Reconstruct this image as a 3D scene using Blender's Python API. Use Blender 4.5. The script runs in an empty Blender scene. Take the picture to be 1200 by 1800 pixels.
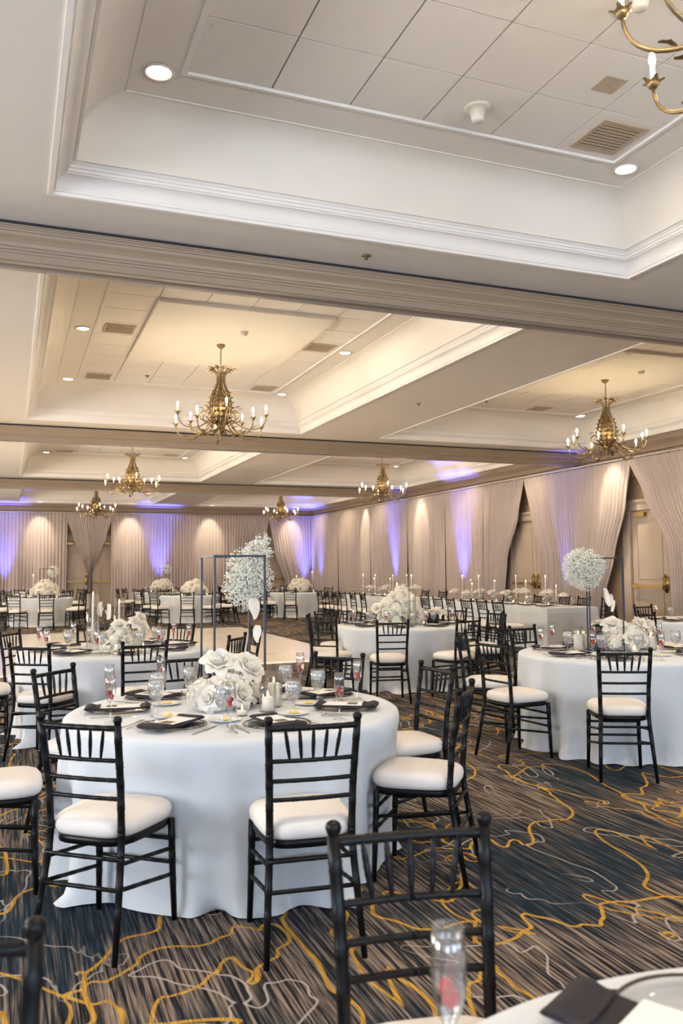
import bpy, math, random
from mathutils import Vector, Matrix
PI = math.pi
TAU = 2 * math.pi
S = bpy.context.scene
COL = S.collection
random.seed(7)

# ------------------------------------------------------------------ camera
def norm(v):
    l = math.sqrt(sum(c * c for c in v)); return [c / l for c in v]
def dot(a, b): return sum(x * y for x, y in zip(a, b))
def cross(a, b): return [a[1]*b[2]-a[2]*b[1], a[2]*b[0]-a[0]*b[2], a[0]*b[1]-a[1]*b[0]]
FPX = 1470.0                      # focal length in pixels of the 1200x1800 frame
EYE = 1.5
_y = norm([19 - 600, 900 - 1005, -FPX])          # room's length axis seen from the camera
_x = [4350 - 600, 900 - 968, -FPX]
_x = norm([a - b * dot(_x, _y) / 1.0 for a, b in zip(_x, _y)])
_z = cross(_x, _y)
cam_d = bpy.data.cameras.new('camera')
cam = bpy.data.objects.new('camera', cam_d); COL.objects.link(cam)
rot = Matrix((_x, _y, _z))                       # rows: world axes in camera space -> camera-to-world
cam.matrix_world = Matrix.Translation((0, 0, EYE)) @ rot.to_4x4()
cam_d.sensor_fit = 'VERTICAL'; cam_d.sensor_height = 36.0; cam_d.sensor_width = 24.0
cam_d.lens = FPX / 1800 * 36.0
cam_d.clip_start = 0.05; cam_d.clip_end = 200
cam_d.dof.use_dof = True; cam_d.dof.focus_distance = 6.5; cam_d.dof.aperture_fstop = 4.0
S.camera = cam
S.view_settings.view_transform = 'Standard'; S.view_settings.look = 'None'
S.view_settings.gamma = 1.0; S.view_settings.use_curve_mapping = False
S.view_settings.exposure = 0.0
S.cycles.max_bounces = 5; S.cycles.diffuse_bounces = 4; S.cycles.glossy_bounces = 3
S.cycles.transmission_bounces = 6; S.cycles.transparent_max_bounces = 24
S.cycles.caustics_reflective = False; S.cycles.caustics_refractive = False
S.cycles.sample_clamp_indirect = 4.0
S.cycles.use_denoising = True
S.cycles.use_adaptive_sampling = True; S.cycles.adaptive_threshold = 0.12; S.cycles.adaptive_min_samples = 12

# ------------------------------------------------------------------ world, daylight, added left-wall fill
W = bpy.data.worlds.new('world'); S.world = W; W.use_nodes = True
W.node_tree.nodes['Background'].inputs[0].default_value = (0.55, 0.72, 1.0, 1)
W.node_tree.nodes['Background'].inputs[1].default_value = 1.0
XL, XR, YB, YF = -7.0, 13.0, -4.6, 36.2          # room shell
ZC, ZT = 4.25, 4.88                               # flat ceiling, top of the coffers
WINS = [(-4.3, -1.7), (0.6, 3.2), (5.5, 8.1)]     # window openings in the wall behind the camera
POW_WIN, POW_DOWN, POW_BULB, POW_WASH, POW_UP = 230.0, 25.0, 540.0, 340.0, 2300.0
FILL_WINS = [(1.0, 4.0), (9.0, 12.0), (18.5, 21.5), (28.0, 31.0)]   # unseen left-wall windows, added to brighten the ceilings
POW_FILL = 560.0
for a, b in FILL_WINS:  # fill lamps at the added left windows, lifting the ceiling tone
    l = bpy.data.lights.new('window_daylight_fill', 'AREA'); l.shape = 'RECTANGLE'
    l.size = b - a - .1; l.size_y = 2.5; l.energy = POW_FILL * (.85 if a < 5 else 1.0); l.color = (.90, .94, 1.0) if a < 5 else (1.0, 0.90, 0.76)
    o = bpy.data.objects.new('window_daylight_fill', l); COL.objects.link(o)
    o.location = (XL + 0.06, (a + b) / 2, 2.0)
    o.rotation_euler = Vector((1, 0, 0.05)).to_track_quat('-Z', 'Y').to_euler()
for a, b in WINS:
    l = bpy.data.lights.new('window_daylight_fill', 'AREA'); l.shape = 'RECTANGLE'
    l.size = b - a - .1; l.size_y = 2.5; l.energy = POW_WIN; l.color = (0.58, 0.76, 1.0)
    o = bpy.data.objects.new('window_daylight_fill', l); COL.objects.link(o)
    o.location = ((a + b) / 2, YB + 0.06, 2.0)
    o.rotation_euler = Vector((0, 1, 0.12)).to_track_quat('-Z', 'Y').to_euler()

# ------------------------------------------------------------------ mesh helpers
class MB:
    def __init__(s): s.v = []; s.f = []; s.m = []
    def add(s, vs, fs, mi=0):
        o = len(s.v); s.v += [tuple(p) for p in vs]
        s.f += [tuple(i + o for i in f) for f in fs]; s.m += [mi] * len(fs); return s
    def box(s, a, b, mi=0):
        (x0, y0, z0), (x1, y1, z1) = a, b
        return s.add([(x0,y0,z0),(x1,y0,z0),(x1,y1,z0),(x0,y1,z0),(x0,y0,z1),(x1,y0,z1),(x1,y1,z1),(x0,y1,z1)],
                     [(0,3,2,1),(4,5,6,7),(0,1,5,4),(1,2,6,5),(2,3,7,6),(3,0,4,7)], mi)
    def tube(s, pts, rad, n=8, cap=True, mi=0):
        pts = [Vector(p) for p in pts]
        if not isinstance(rad, (list, tuple)): rad = [rad] * len(pts)
        t0 = (pts[1] - pts[0]).normalized()
        ref = Vector((0, 0, 1)) if abs(t0.z) < 0.9 else Vector((1, 0, 0))
        u = t0.cross(ref).normalized(); vs = []
        for i, p in enumerate(pts):
            t = (pts[min(i + 1, len(pts) - 1)] - pts[max(i - 1, 0)]).normalized()
            u = (u - t * u.dot(t)).normalized(); w = t.cross(u)
            for k in range(n):
                a = TAU * k / n
                vs.append(p + (u * math.cos(a) + w * math.sin(a)) * rad[i])
        fs = [(i*n+k, i*n+(k+1)%n, (i+1)*n+(k+1)%n, (i+1)*n+k) for i in range(len(pts)-1) for k in range(n)]
        if cap: fs += [tuple(range(n - 1, -1, -1)), tuple((len(pts)-1)*n + k for k in range(n))]
        return s.add(vs, fs, mi)
    def lathe(s, prof, n=16, c=(0, 0, 0), cap=True, mi=0):
        vs = [(c[0]+r*math.cos(TAU*k/n), c[1]+r*math.sin(TAU*k/n), c[2]+z) for r, z in prof for k in range(n)]
        m = len(prof)
        fs = [(i*n+k, i*n+(k+1)%n, (i+1)*n+(k+1)%n, (i+1)*n+k) for i in range(m-1) for k in range(n)]
        if cap:
            if prof[0][0] > 1e-5: fs.append(tuple(range(n - 1, -1, -1)))
            if prof[-1][0] > 1e-5: fs.append(tuple((m-1)*n + k for k in range(n)))
        return s.add(vs, fs, mi)
    def ball(s, c, r, n=8, m=5, sq=(1, 1, 1), mi=0):
        prof = [(max(1e-6, math.sin(PI*i/m)), -math.cos(PI*i/m)) for i in range(m + 1)]
        vs = [(c[0]+r*sq[0]*p*math.cos(TAU*k/n), c[1]+r*sq[1]*p*math.sin(TAU*k/n), c[2]+r*sq[2]*z) for p, z in prof for k in range(n)]
        fs = [(i*n+k, i*n+(k+1)%n, (i+1)*n+(k+1)%n, (i+1)*n+k) for i in range(m) for k in range(n)]
        return s.add(vs, fs, mi)
    def grid(s, fn, nu, nv, mi=0, wrap=False):
        cols = nu if wrap else nu + 1
        vs = [fn(i / nu, j / nv) for j in range(nv + 1) for i in range(cols)]
        fs = [(j*cols+i, j*cols+(i+1)%cols, (j+1)*cols+(i+1)%cols, (j+1)*cols+i) for j in range(nv) for i in range(nu)]
        return s.add(vs, fs, mi)
    def mesh(s, name, mats, smooth=True):
        me = bpy.data.meshes.new(name); me.from_pydata(s.v, [], s.f)
        for m in (mats if isinstance(mats, (list, tuple)) else [mats]): me.materials.append(m)
        me.polygons.foreach_set('material_index', s.m)
        if smooth: me.polygons.foreach_set('use_smooth', [True] * len(me.polygons))
        me.update(); return me
    def build(s, name, mats, parent=None, smooth=True, loc=None):
        return put(s.mesh(name, mats, smooth), name, parent, loc)
def put(me, name, parent=None, loc=None, rz=None, sc=None, rot=None):
    o = bpy.data.objects.new(name, me); COL.objects.link(o)
    if parent is not None: o.parent = parent
    if loc is not None: o.location = loc
    if rz is not None: o.rotation_euler = (0, 0, rz)
    if rot is not None: o.rotation_euler = rot
    if sc is not None: o.scale = (sc, sc, sc) if not isinstance(sc, (tuple, list)) else sc
    return o
def tag(o, label, cat, group=None):
    o['label'] = label; o['category'] = cat
    if group: o['group'] = group
    return o
def thing(name, label, cat, loc=(0, 0, 0), rz=0, group=None):
    return tag(put(None, name, None, loc, rz), label, cat, group)
def struct(o): o['kind'] = 'structure'; return o
def bevel_smooth(o, w=0.004, seg=1):
    m = o.modifiers.new('bevel', 'BEVEL'); m.width = w; m.segments = seg; return o

# ------------------------------------------------------------------ materials
def mat(name, col, rough=0.6, metal=0.0, spec=0.5, noise=0.0, nscale=30, bump=0.0, bscale=80, emit=None, estr=0.0, col2=None, coat=0.0, sheen=0.0, trans=0.0, sss=0.0):
    m = bpy.data.materials.new(name); m.use_nodes = True
    nt = m.node_tree; b = nt.nodes['Principled BSDF']
    b.inputs['Base Color'].default_value = (*col, 1); b.inputs['Roughness'].default_value = rough
    b.inputs['Metallic'].default_value = metal; b.inputs['Specular IOR Level'].default_value = spec
    b.inputs['Coat Weight'].default_value = coat; b.inputs['Sheen Weight'].default_value = sheen
    b.inputs['Transmission Weight'].default_value = trans
    if sss: b.inputs['Subsurface Weight'].default_value = sss; b.inputs['Subsurface Radius'].default_value = (.02, .015, .01)
    if emit: b.inputs['Emission Color'].default_value = (*emit, 1); b.inputs['Emission Strength'].default_value = estr
    if noise or bump:
        tc = nt.nodes.new('ShaderNodeTexCoord')
    if noise:
        nz = nt.nodes.new('ShaderNodeTexNoise'); nz.inputs['Scale'].default_value = nscale; nz.inputs['Detail'].default_value = 3
        nt.links.new(tc.outputs['Object'], nz.inputs['Vector'])
        mx = nt.nodes.new('ShaderNodeMix'); mx.data_type = 'RGBA'
        mx.inputs[6].default_value = (*[c * (1 - noise) for c in col], 1)
        mx.inputs[7].default_value = (*(col2 or [min(1, c * (1 + noise)) for c in col]), 1)
        nt.links.new(nz.outputs['Fac'], mx.inputs[0]); nt.links.new(mx.outputs[2], b.inputs['Base Color'])
    if bump:
        nb = nt.nodes.new('ShaderNodeTexNoise'); nb.inputs['Scale'].default_value = bscale; nb.inputs['Detail'].default_value = 2
        nt.links.new(tc.outputs['Object'], nb.inputs['Vector'])
        bp = nt.nodes.new('ShaderNodeBump'); bp.inputs['Strength'].default_value = bump; bp.inputs['Distance'].default_value = 0.01
        nt.links.new(nb.outputs['Fac'], bp.inputs['Height']); nt.links.new(bp.outputs['Normal'], b.inputs['Normal'])
    return m
def glass_mat(name, tint=(1, 1, 1), ior=1.45, base=0.06):
    m = bpy.data.materials.new(name); m.use_nodes = True; nt = m.node_tree
    nt.nodes.remove(nt.nodes['Principled BSDF']); out = nt.nodes['Material Output']
    tr = nt.nodes.new('ShaderNodeBsdfTransparent'); tr.inputs[0].default_value = (*tint, 1)
    gl = nt.nodes.new('ShaderNodeBsdfGlossy'); gl.inputs['Roughness'].default_value = 0.03
    fr = nt.nodes.new('ShaderNodeLayerWeight'); fr.inputs['Blend'].default_value = 0.5
    pw_ = nt.nodes.new('ShaderNodeMath'); pw_.operation = 'POWER'; pw_.inputs[1].default_value = 2.6
    ml = nt.nodes.new('ShaderNodeMath'); ml.operation = 'MULTIPLY'; ml.inputs[1].default_value = 0.75
    ad = nt.nodes.new('ShaderNodeMath'); ad.operation = 'ADD'; ad.use_clamp = True; ad.inputs[1].default_value = base
    nt.links.new(fr.outputs['Facing'], pw_.inputs[0]); nt.links.new(pw_.outputs[0], ml.inputs[0]); nt.links.new(ml.outputs[0], ad.inputs[0])
    mx = nt.nodes.new('ShaderNodeMixShader')
    nt.links.new(ad.outputs[0], mx.inputs[0]); nt.links.new(tr.outputs[0], mx.inputs[1]); nt.links.new(gl.outputs[0], mx.inputs[2])
    nt.links.new(mx.outputs[0], out.inputs['Surface']); return m
def mix_mat(name, col, opac, rough=0.3):
    m = bpy.data.materials.new(name); m.use_nodes = True; nt = m.node_tree
    b = nt.nodes['Principled BSDF']; out = nt.nodes['Material Output']
    b.inputs['Base Color'].default_value = (*col, 1); b.inputs['Roughness'].default_value = rough
    tr = nt.nodes.new('ShaderNodeBsdfTransparent'); mx = nt.nodes.new('ShaderNodeMixShader')
    tc = nt.nodes.new('ShaderNodeTexCoord'); nz = nt.nodes.new('ShaderNodeTexVoronoi'); nz.inputs['Scale'].default_value = 60
    mr = nt.nodes.new('ShaderNodeMapRange'); mr.inputs[1].default_value = 0.1; mr.inputs[2].default_value = 0.7
    mr.inputs[3].default_value = max(0, opac - .3); mr.inputs[4].default_value = min(1, opac + .3)
    nt.links.new(tc.outputs['Object'], nz.inputs['Vector']); nt.links.new(nz.outputs['Distance'], mr.inputs[0])
    nt.links.new(mr.outputs[0], mx.inputs[0]); nt.links.new(tr.outputs[0], mx.inputs[1]); nt.links.new(b.outputs[0], mx.inputs[2])
    nt.links.new(mx.outputs[0], out.inputs['Surface']); return m
def carpet_mat():
    m = bpy.data.materials.new('patterned_carpet'); m.use_nodes = True; nt = m.node_tree; N = nt.nodes; L = nt.links
    b = N['Principled BSDF']; b.inputs['Roughness'].default_value = 0.95; b.inputs['Specular IOR Level'].default_value = 0.15
    tc = N.new('ShaderNodeTexCoord')
    def mapv(sx, sy, ox=0, oy=0):
        mp = N.new('ShaderNodeMapping'); mp.inputs['Scale'].default_value = (sx, sy, 1); mp.inputs['Location'].default_value = (ox, oy, 0)
        L.new(tc.outputs['Object'], mp.inputs['Vector']); return mp.outputs[0]
    def noise(vec, scale, detail=2, rough=.5, dist=0):
        n = N.new('ShaderNodeTexNoise'); n.noise_dimensions = '2D'; n.inputs['Scale'].default_value = scale
        n.inputs['Detail'].default_value = detail; n.inputs['Roughness'].default_value = rough; n.inputs['Distortion'].default_value = dist
        L.new(vec, n.inputs['Vector']); return n.outputs['Fac']
    def mth(op, a, c=None, d=None):
        n = N.new('ShaderNodeMath'); n.operation = op
        for i, v in enumerate((a, c, d)):
            if v is None: continue
            if isinstance(v, (int, float)): n.inputs[i].default_value = v
            else: L.new(v, n.inputs[i])
        return n.outputs[0]
    def contour(sx, sy, ox, oy, level, width, detail, rough, dist):
        e = 0.012
        n0 = noise(mapv(sx, sy, ox, oy), 1, detail, rough, dist)
        n1 = noise(mapv(sx, sy, ox + e * sx, oy), 1, detail, rough, dist)
        n2 = noise(mapv(sx, sy, ox, oy + e * sy), 1, detail, rough, dist)
        g = mth('SQRT', mth('ADD', mth('POWER', mth('SUBTRACT', n1, n0), 2), mth('POWER', mth('SUBTRACT', n2, n0), 2)))
        d = mth('DIVIDE', mth('MULTIPLY', mth('ABSOLUTE', mth('SUBTRACT', n0, level)), e), mth('MAXIMUM', g, 1e-4))
        mr = N.new('ShaderNodeMapRange'); mr.interpolation_type = 'SMOOTHSTEP'
        mr.inputs[1].default_value = width * .65; mr.inputs[2].default_value = width * 1.25; mr.inputs[3].default_value = 1; mr.inputs[4].default_value = 0
        L.new(d, mr.inputs[0]); return mr.outputs[0], n0
    def ramp(fac, stops):
        r = N.new('ShaderNodeValToRGB'); el = r.color_ramp.elements
        el[0].position, el[0].color = stops[0][0], (*stops[0][1], 1); el[1].position, el[1].color = stops[-1][0], (*stops[-1][1], 1)
        for p, c in stops[1:-1]:
            x = el.new(p); x.color = (*c, 1)
        L.new(fac, r.inputs[0]); return r.outputs[0]
    def mixc(f, a, c):
        n = N.new('ShaderNodeMix'); n.data_type = 'RGBA'
        for sock, v in ((n.inputs[0], f), (n.inputs[6], a), (n.inputs[7], c)):
            if hasattr(v, 'links') or hasattr(v, 'is_linked'): L.new(v, sock)
            elif isinstance(v, (int, float)): sock.default_value = v
            else: sock.default_value = (*v, 1)
        return n.outputs[2]
    gold, field = contour(1.25, 0.8, 3.3, 1.7, 0.5, 0.0092, 2.6, .52, .35)
    gold2, field2 = contour(1.5, 1.0, 13.1, 7.3, 0.36, 0.0085, 2.4, .5, .5)
    pale, _ = contour(2.3, 1.5, 21.7, 4.4, 0.45, 0.0055, 2.2, .5, .6)
    streak = noise(mapv(70, 1.8), 1, 2, .62); fine = noise(mapv(190, 7, 5, 5), 1, 1, .5)
    st = mth('ADD', mth('MULTIPLY', streak, .75), mth('MULTIPLY', fine, .25))
    patch = noise(mapv(.75, .55, 9, 2), 1, 2, .5, .3)
    lightc = ramp(st, [(.37, (.006, .007, .011)), (.45, (.028, .025, .027)), (.50, (.105, .085, .074)), (.56, (.165, .128, .102)), (.66, (.30, .235, .18))])
    darkc = ramp(st, [(.36, (.004, .007, .012)), (.46, (.009, .020, .033)), (.54, (.018, .034, .050)), (.62, (.065, .056, .055)), (.74, (.20, .16, .13))])
    side = mth('ADD', mth('ADD', mth('MULTIPLY', mth('SUBTRACT', field, .5), 5.0), mth('MULTIPLY', mth('SUBTRACT', patch, .52), 3.0)), mth('MULTIPLY', mth('SUBTRACT', noise(mapv(22, .9, 3, 1), 1, 1), .5), 2.2))
    mr = N.new('ShaderNodeMapRange'); mr.inputs[1].default_value = -.55; mr.inputs[2].default_value = .55
    L.new(side, mr.inputs[0])
    c = mixc(mr.outputs[0], lightc, darkc)
    brk = N.new('ShaderNodeMapRange'); brk.inputs[1].default_value = .42; brk.inputs[2].default_value = .5
    L.new(noise(mapv(1.1, .9, 2, 8), 1, 1), brk.inputs[0])
    c = mixc(mth('MULTIPLY', mth('MULTIPLY', pale, brk.outputs[0]), .75), c, (.42, .37, .34))
    gcol = ramp(fine, [(.35, (.30, .155, .018)), (.65, (.58, .34, .055))])
    c = mixc(gold, c, gcol)
    c = mixc(mth('MULTIPLY', gold2, .9), c, gcol)
    L.new(c, b.inputs['Base Color'])
    bp = N.new('ShaderNodeBump'); bp.inputs['Strength'].default_value = .35; bp.inputs['Distance'].default_value = .006
    L.new(mth('ADD', st, mth('MULTIPLY', gold, .5)), bp.inputs['Height']); L.new(bp.outputs['Normal'], b.inputs['Normal'])
    return m
M = {}
M['carpet'] = carpet_mat()
M['ceiling'] = mat('ceiling_paint', (.80, .745, .68), .9, noise=.02, nscale=3)
M['cove'] = mat('cove_paint', (.82, .77, .70), .9, noise=.02, nscale=3)
M['tile'] = mat('mineral_tile', (.84, .79, .735), .95, bump=.25, bscale=240, noise=.02, nscale=60)
M['grid'] = mat('tile_grid_metal', (.30, .27, .25), .6)
M['trimw'] = mat('white_trim_paint', (.88, .84, .80), .5)
M['beam'] = mat('taupe_beam_paint', (.33, .255, .18), .42, noise=.05, nscale=4)
M['gap'] = mat('shadow_gap', (.02, .022, .03), .8)
M['track'] = mat('partition_track_metal', (.45, .42, .40), .35, metal=.6)
M['wall'] = mat('tan_wallcovering', (.42, .29, .19), .8, noise=.10, nscale=5, bump=.1, bscale=60)
M['wallplain'] = mat('plain_wall_paint', (.68, .62, .54), .85)
M['door'] = mat('door_paint', (.46, .37, .295), .5)
M['brass'] = mat('aged_brass', (.42, .28, .10), .35, metal=.9)
M['cornice'] = mat('brown_cornice_paint', (.36, .27, .20), .5)
M['cloth'] = mat('white_linen', (.60, .625, .655), .9, noise=.03, nscale=180, bump=.10, bscale=420, sheen=.2)
M['drape'] = mat('sheer_ivory_drape', (.47, .395, .365), .9, noise=.06, nscale=9, sheen=.2)
M['black'] = mat('black_lacquer', (.0035, .0032, .004), .40, spec=.22, coat=.04)
M['cushion'] = mat('ivory_cushion_fabric', (.72, .67, .625), .92, bump=.12, bscale=500, noise=.03, nscale=200)
M['blackm'] = mat('black_painted_metal', (.012, .014, .022), .4)
M['napkin'] = mat('black_napkin_cloth', (.022, .016, .02), .85, bump=.2, bscale=600)
M['card'] = mat('menu_card_stock', (.82, .79, .75), .7)
M['cardprint'] = mat('menu_print_brown', (.13, .085, .05), .6)
M['steel'] = mat('polished_steel', (.50, .46, .42), .22, metal=1.0)
M['glass'] = glass_mat('clear_glass', base=.15)
M['cglass'] = glass_mat('cylinder_glass', base=.045)
M['plate'] = glass_mat('glass_charger', base=.10)
M['rimdark'] = mat('charger_rim', (.10, .07, .05), .3, metal=.6)
M['ice'] = mix_mat('iced_water', (.86, .84, .81), .55, .15)
M['water'] = mix_mat('water', (.60, .59, .62), .12, .1)
M['berry'] = mat('raspberry', (.56, .035, .03), .35, bump=.4, bscale=400)
M['china'] = mat('white_china', (.82, .80, .78), .2)
M['butter'] = mat('butter', (.85, .60, .16), .4)
M['petal'] = mat('white_petal', (.93, .90, .83), .7)
M['hydr'] = mat('hydrangea_petal', (.93, .91, .85), .75)
M['breath'] = mat('babys_breath_floret', (.94, .94, .88), .8)
def translucent(m, f=.4):
    nt = m.node_tree; b = nt.nodes['Principled BSDF']; out = nt.nodes['Material Output']
    t = nt.nodes.new('ShaderNodeBsdfTranslucent'); t.inputs[0].default_value = b.inputs['Base Color'].default_value
    mx = nt.nodes.new('ShaderNodeMixShader'); mx.inputs[0].default_value = f
    nt.links.new(b.outputs[0], mx.inputs[1]); nt.links.new(t.outputs[0], mx.inputs[2]); nt.links.new(mx.outputs[0], out.inputs['Surface'])
for k_ in ('petal', 'hydr', 'breath'): translucent(M[k_])
M['stem'] = mat('green_stem', (.16, .24, .06), .6)
M['stemb'] = mat('pale_twig', (.30, .33, .18), .7)
M['wax'] = mat('ivory_candle_wax', (.86, .80, .72), .5, sss=.3, emit=(1, .72, .42), estr=.12)  # weak emission puts the flame's glow into the wax
M['flame'] = mat('candle_flame', (1, .8, .4), .5, emit=(1, .62, .22), estr=30)
M['bulb'] = mat('candle_bulb_glow', (1, .9, .7), .5, emit=(1, .78, .48), estr=POW_BULB)
M['gilt'] = mat('antique_gilt', (.22, .145, .065), .42, metal=.8, noise=.4, nscale=25, col2=(.46, .33, .17))
M['sleeve'] = mat('candle_sleeve', (.85, .82, .74), .5, emit=(1, .8, .5), estr=.5)  # own emission puts the bulb's glow into the sleeve
M['lens'] = mat('downlight_lens', (1, .95, .85), .4, emit=(1, .84, .62), estr=9)
M['ring'] = mat('downlight_ring', (.75, .70, .64), .4)
M['vent'] = mat('vent_grille', (.50, .40, .29), .6)
M['ventd'] = mat('vent_back', (.26, .20, .14), .8)
M['plastic'] = mat('cream_plastic', (.76, .70, .60), .4)
M['dance'] = mat('white_vinyl_dance_floor', (.80, .74, .67), .16, noise=.03, nscale=2)
for k_ in ('wax', 'sleeve', 'lens'): M[k_].cycles.emission_sampling = 'NONE'
M['red'] = mat('exit_sign_red', (.6, .03, .03), .5, emit=(1, .08, .05), estr=1.5)
M['panef'] = mat('window_frame_paint', (.75, .72, .68), .5)
M['mirror'] = mat('framed_print', (.22, .17, .15), .5)

# ------------------------------------------------------------------ floor
fl = MB(); fl.add([(XL, YB, 0), (XR, YB, 0), (XR, YF, 0), (XL, YF, 0)], [(0, 1, 2, 3)])
struct(fl.build('floor', M['carpet'], smooth=False))
DF = (-1.6, 5.55, 13.0, 21.3)
df = put(None, 'dance_floor', None, (0, 0, 0)); tag(df, 'low glossy white dance floor laid on the carpet in mid room', 'dance floor')
nx, ny = 6, 7
pw, ph = (DF[1] - DF[0]) / nx, (DF[3] - DF[2]) / ny
pm = MB().box((.002, .002, .002), (pw - .002, ph - .002, .022)).mesh('floor_panel', M['dance'], False)
for i in range(nx):
    for j in range(ny): put(pm, 'floor_panel', df, (DF[0] + i * pw, DF[2] + j * ph, 0))
ed = MB()
for a, b in (((DF[0]-.07, DF[2]-.07), (DF[1]+.07, DF[2])), ((DF[0]-.07, DF[3]), (DF[1]+.07, DF[3]+.07))):
    ed = MB(); ed.add([(a[0],a[1],.001),(b[0],a[1],.001 if a[1] < DF[2] else .022),(b[0],b[1],.022 if a[1] < DF[2] else .001),(a[0],b[1],.022 if a[1] < DF[2] else .001),(a[0],a[1],.022 if a[1] > DF[2] else .001)], [(0,1,2,3,4)])
    ed.build('edge_ramp', M['trimw'], df, False)
for x0, x1, z0, z1 in ((DF[0]-.07, DF[0], .001, .022), (DF[1], DF[1]+.07, .022, .001)):
    ed = MB(); ed.add([(x0, DF[2], z0), (x1, DF[2], z1), (x1, DF[3], z1), (x0, DF[3], z0)], [(0, 1, 2, 3)])
    ed.build('edge_ramp', M['trimw'], df, False)

# ------------------------------------------------------------------ ceiling with coffers
BEAMS = [7.08, 16.78, 26.48]
CX = [(0.24, 5.43), (7.22, 12.41)]
CYH = 4.03
CC = [2.23, 11.93, 21.63, 31.33]
COFF = [(x0, x1, yc - CYH, yc + CYH, i, k) for i, (x0, x1) in enumerate(CX) for k, yc in enumerate(CC)]
xs = [XL, CX[0][0], CX[0][1], CX[1][0], CX[1][1], XR]
ys = [YB] + sum(([yc - CYH, yc + CYH] for yc in CC), []) + [YF]
cm = MB()
for i in range(len(xs) - 1):
    for j in range(len(ys) - 1):
        if i in (1, 3) and j % 2 == 1: continue
        cm.add([(xs[i], ys[j], ZC), (xs[i], ys[j+1], ZC), (xs[i+1], ys[j+1], ZC), (xs[i+1], ys[j], ZC)], [(0, 1, 2, 3)])
ceil = struct(cm.build('ceiling', M['ceiling'], smooth=False))
def ring(mb, x0, x1, y0, y1, prof, mi=0):
    """sweep (inward offset, z) around a rectangle with mitred corners"""
    vs = []
    for o, z in prof: vs += [(x0+o, y0+o, z), (x1-o, y0+o, z), (x1-o, y1-o, z), (x0+o, y1-o, z)]
    fs = [(4*i+k, 4*i+(k+1) % 4, 4*i+4+(k+1) % 4, 4*i+4+k) for i in range(len(prof)-1) for k in range(4)]
    mb.add(vs, fs, mi)
def cove_curve(o0, z0, o1, z1, n=6, convex=True):
    r = []
    for i in range(n + 1):
        a = PI / 2 * i / n
        r.append((o0 + (o1 - o0) * (1 - math.cos(a)), z0 + (z1 - z0) * math.sin(a)) if convex else (o0 + (o1 - o0) * math.sin(a), z0 + (z1 - z0) * (1 - math.cos(a))))
    return r
CROWN = [(-.035, ZC + .001), (-.035, ZC - .012), (0, ZC - .012), (.004, ZC + .012), (.014, ZC + .014), (.016, ZC + .032)] + cove_curve(.018, ZC + .036, .085, ZC + .125, 6) + \
        [(.085, ZC + .135), (.097, ZC + .138), (.099, ZC + .158), (.110, ZC + .162), (.112, ZC + .182), (.122, ZC + .186), (.122, ZC + .200), (.15, ZC + .2)]
COVE = [(.13, ZC + .195), (.15, ZT - .28), (.18, ZT - .185), (.225, ZT - .112), (.285, ZT - .06), (.36, ZT - .03), (.45, ZT - .014)]
STEP = [(.45, ZT - .014), (.45, ZT - .020), (.455, ZT - .020), (.455, ZT - .012)]
SOFF = [(.455, ZT - .012), (.78, ZT - .010)]
TFR = [(.775, ZT - .010), (.775, ZT - .020), (.815, ZT - .026), (.815, ZT)]
coffers = {}
TS = .61
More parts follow.
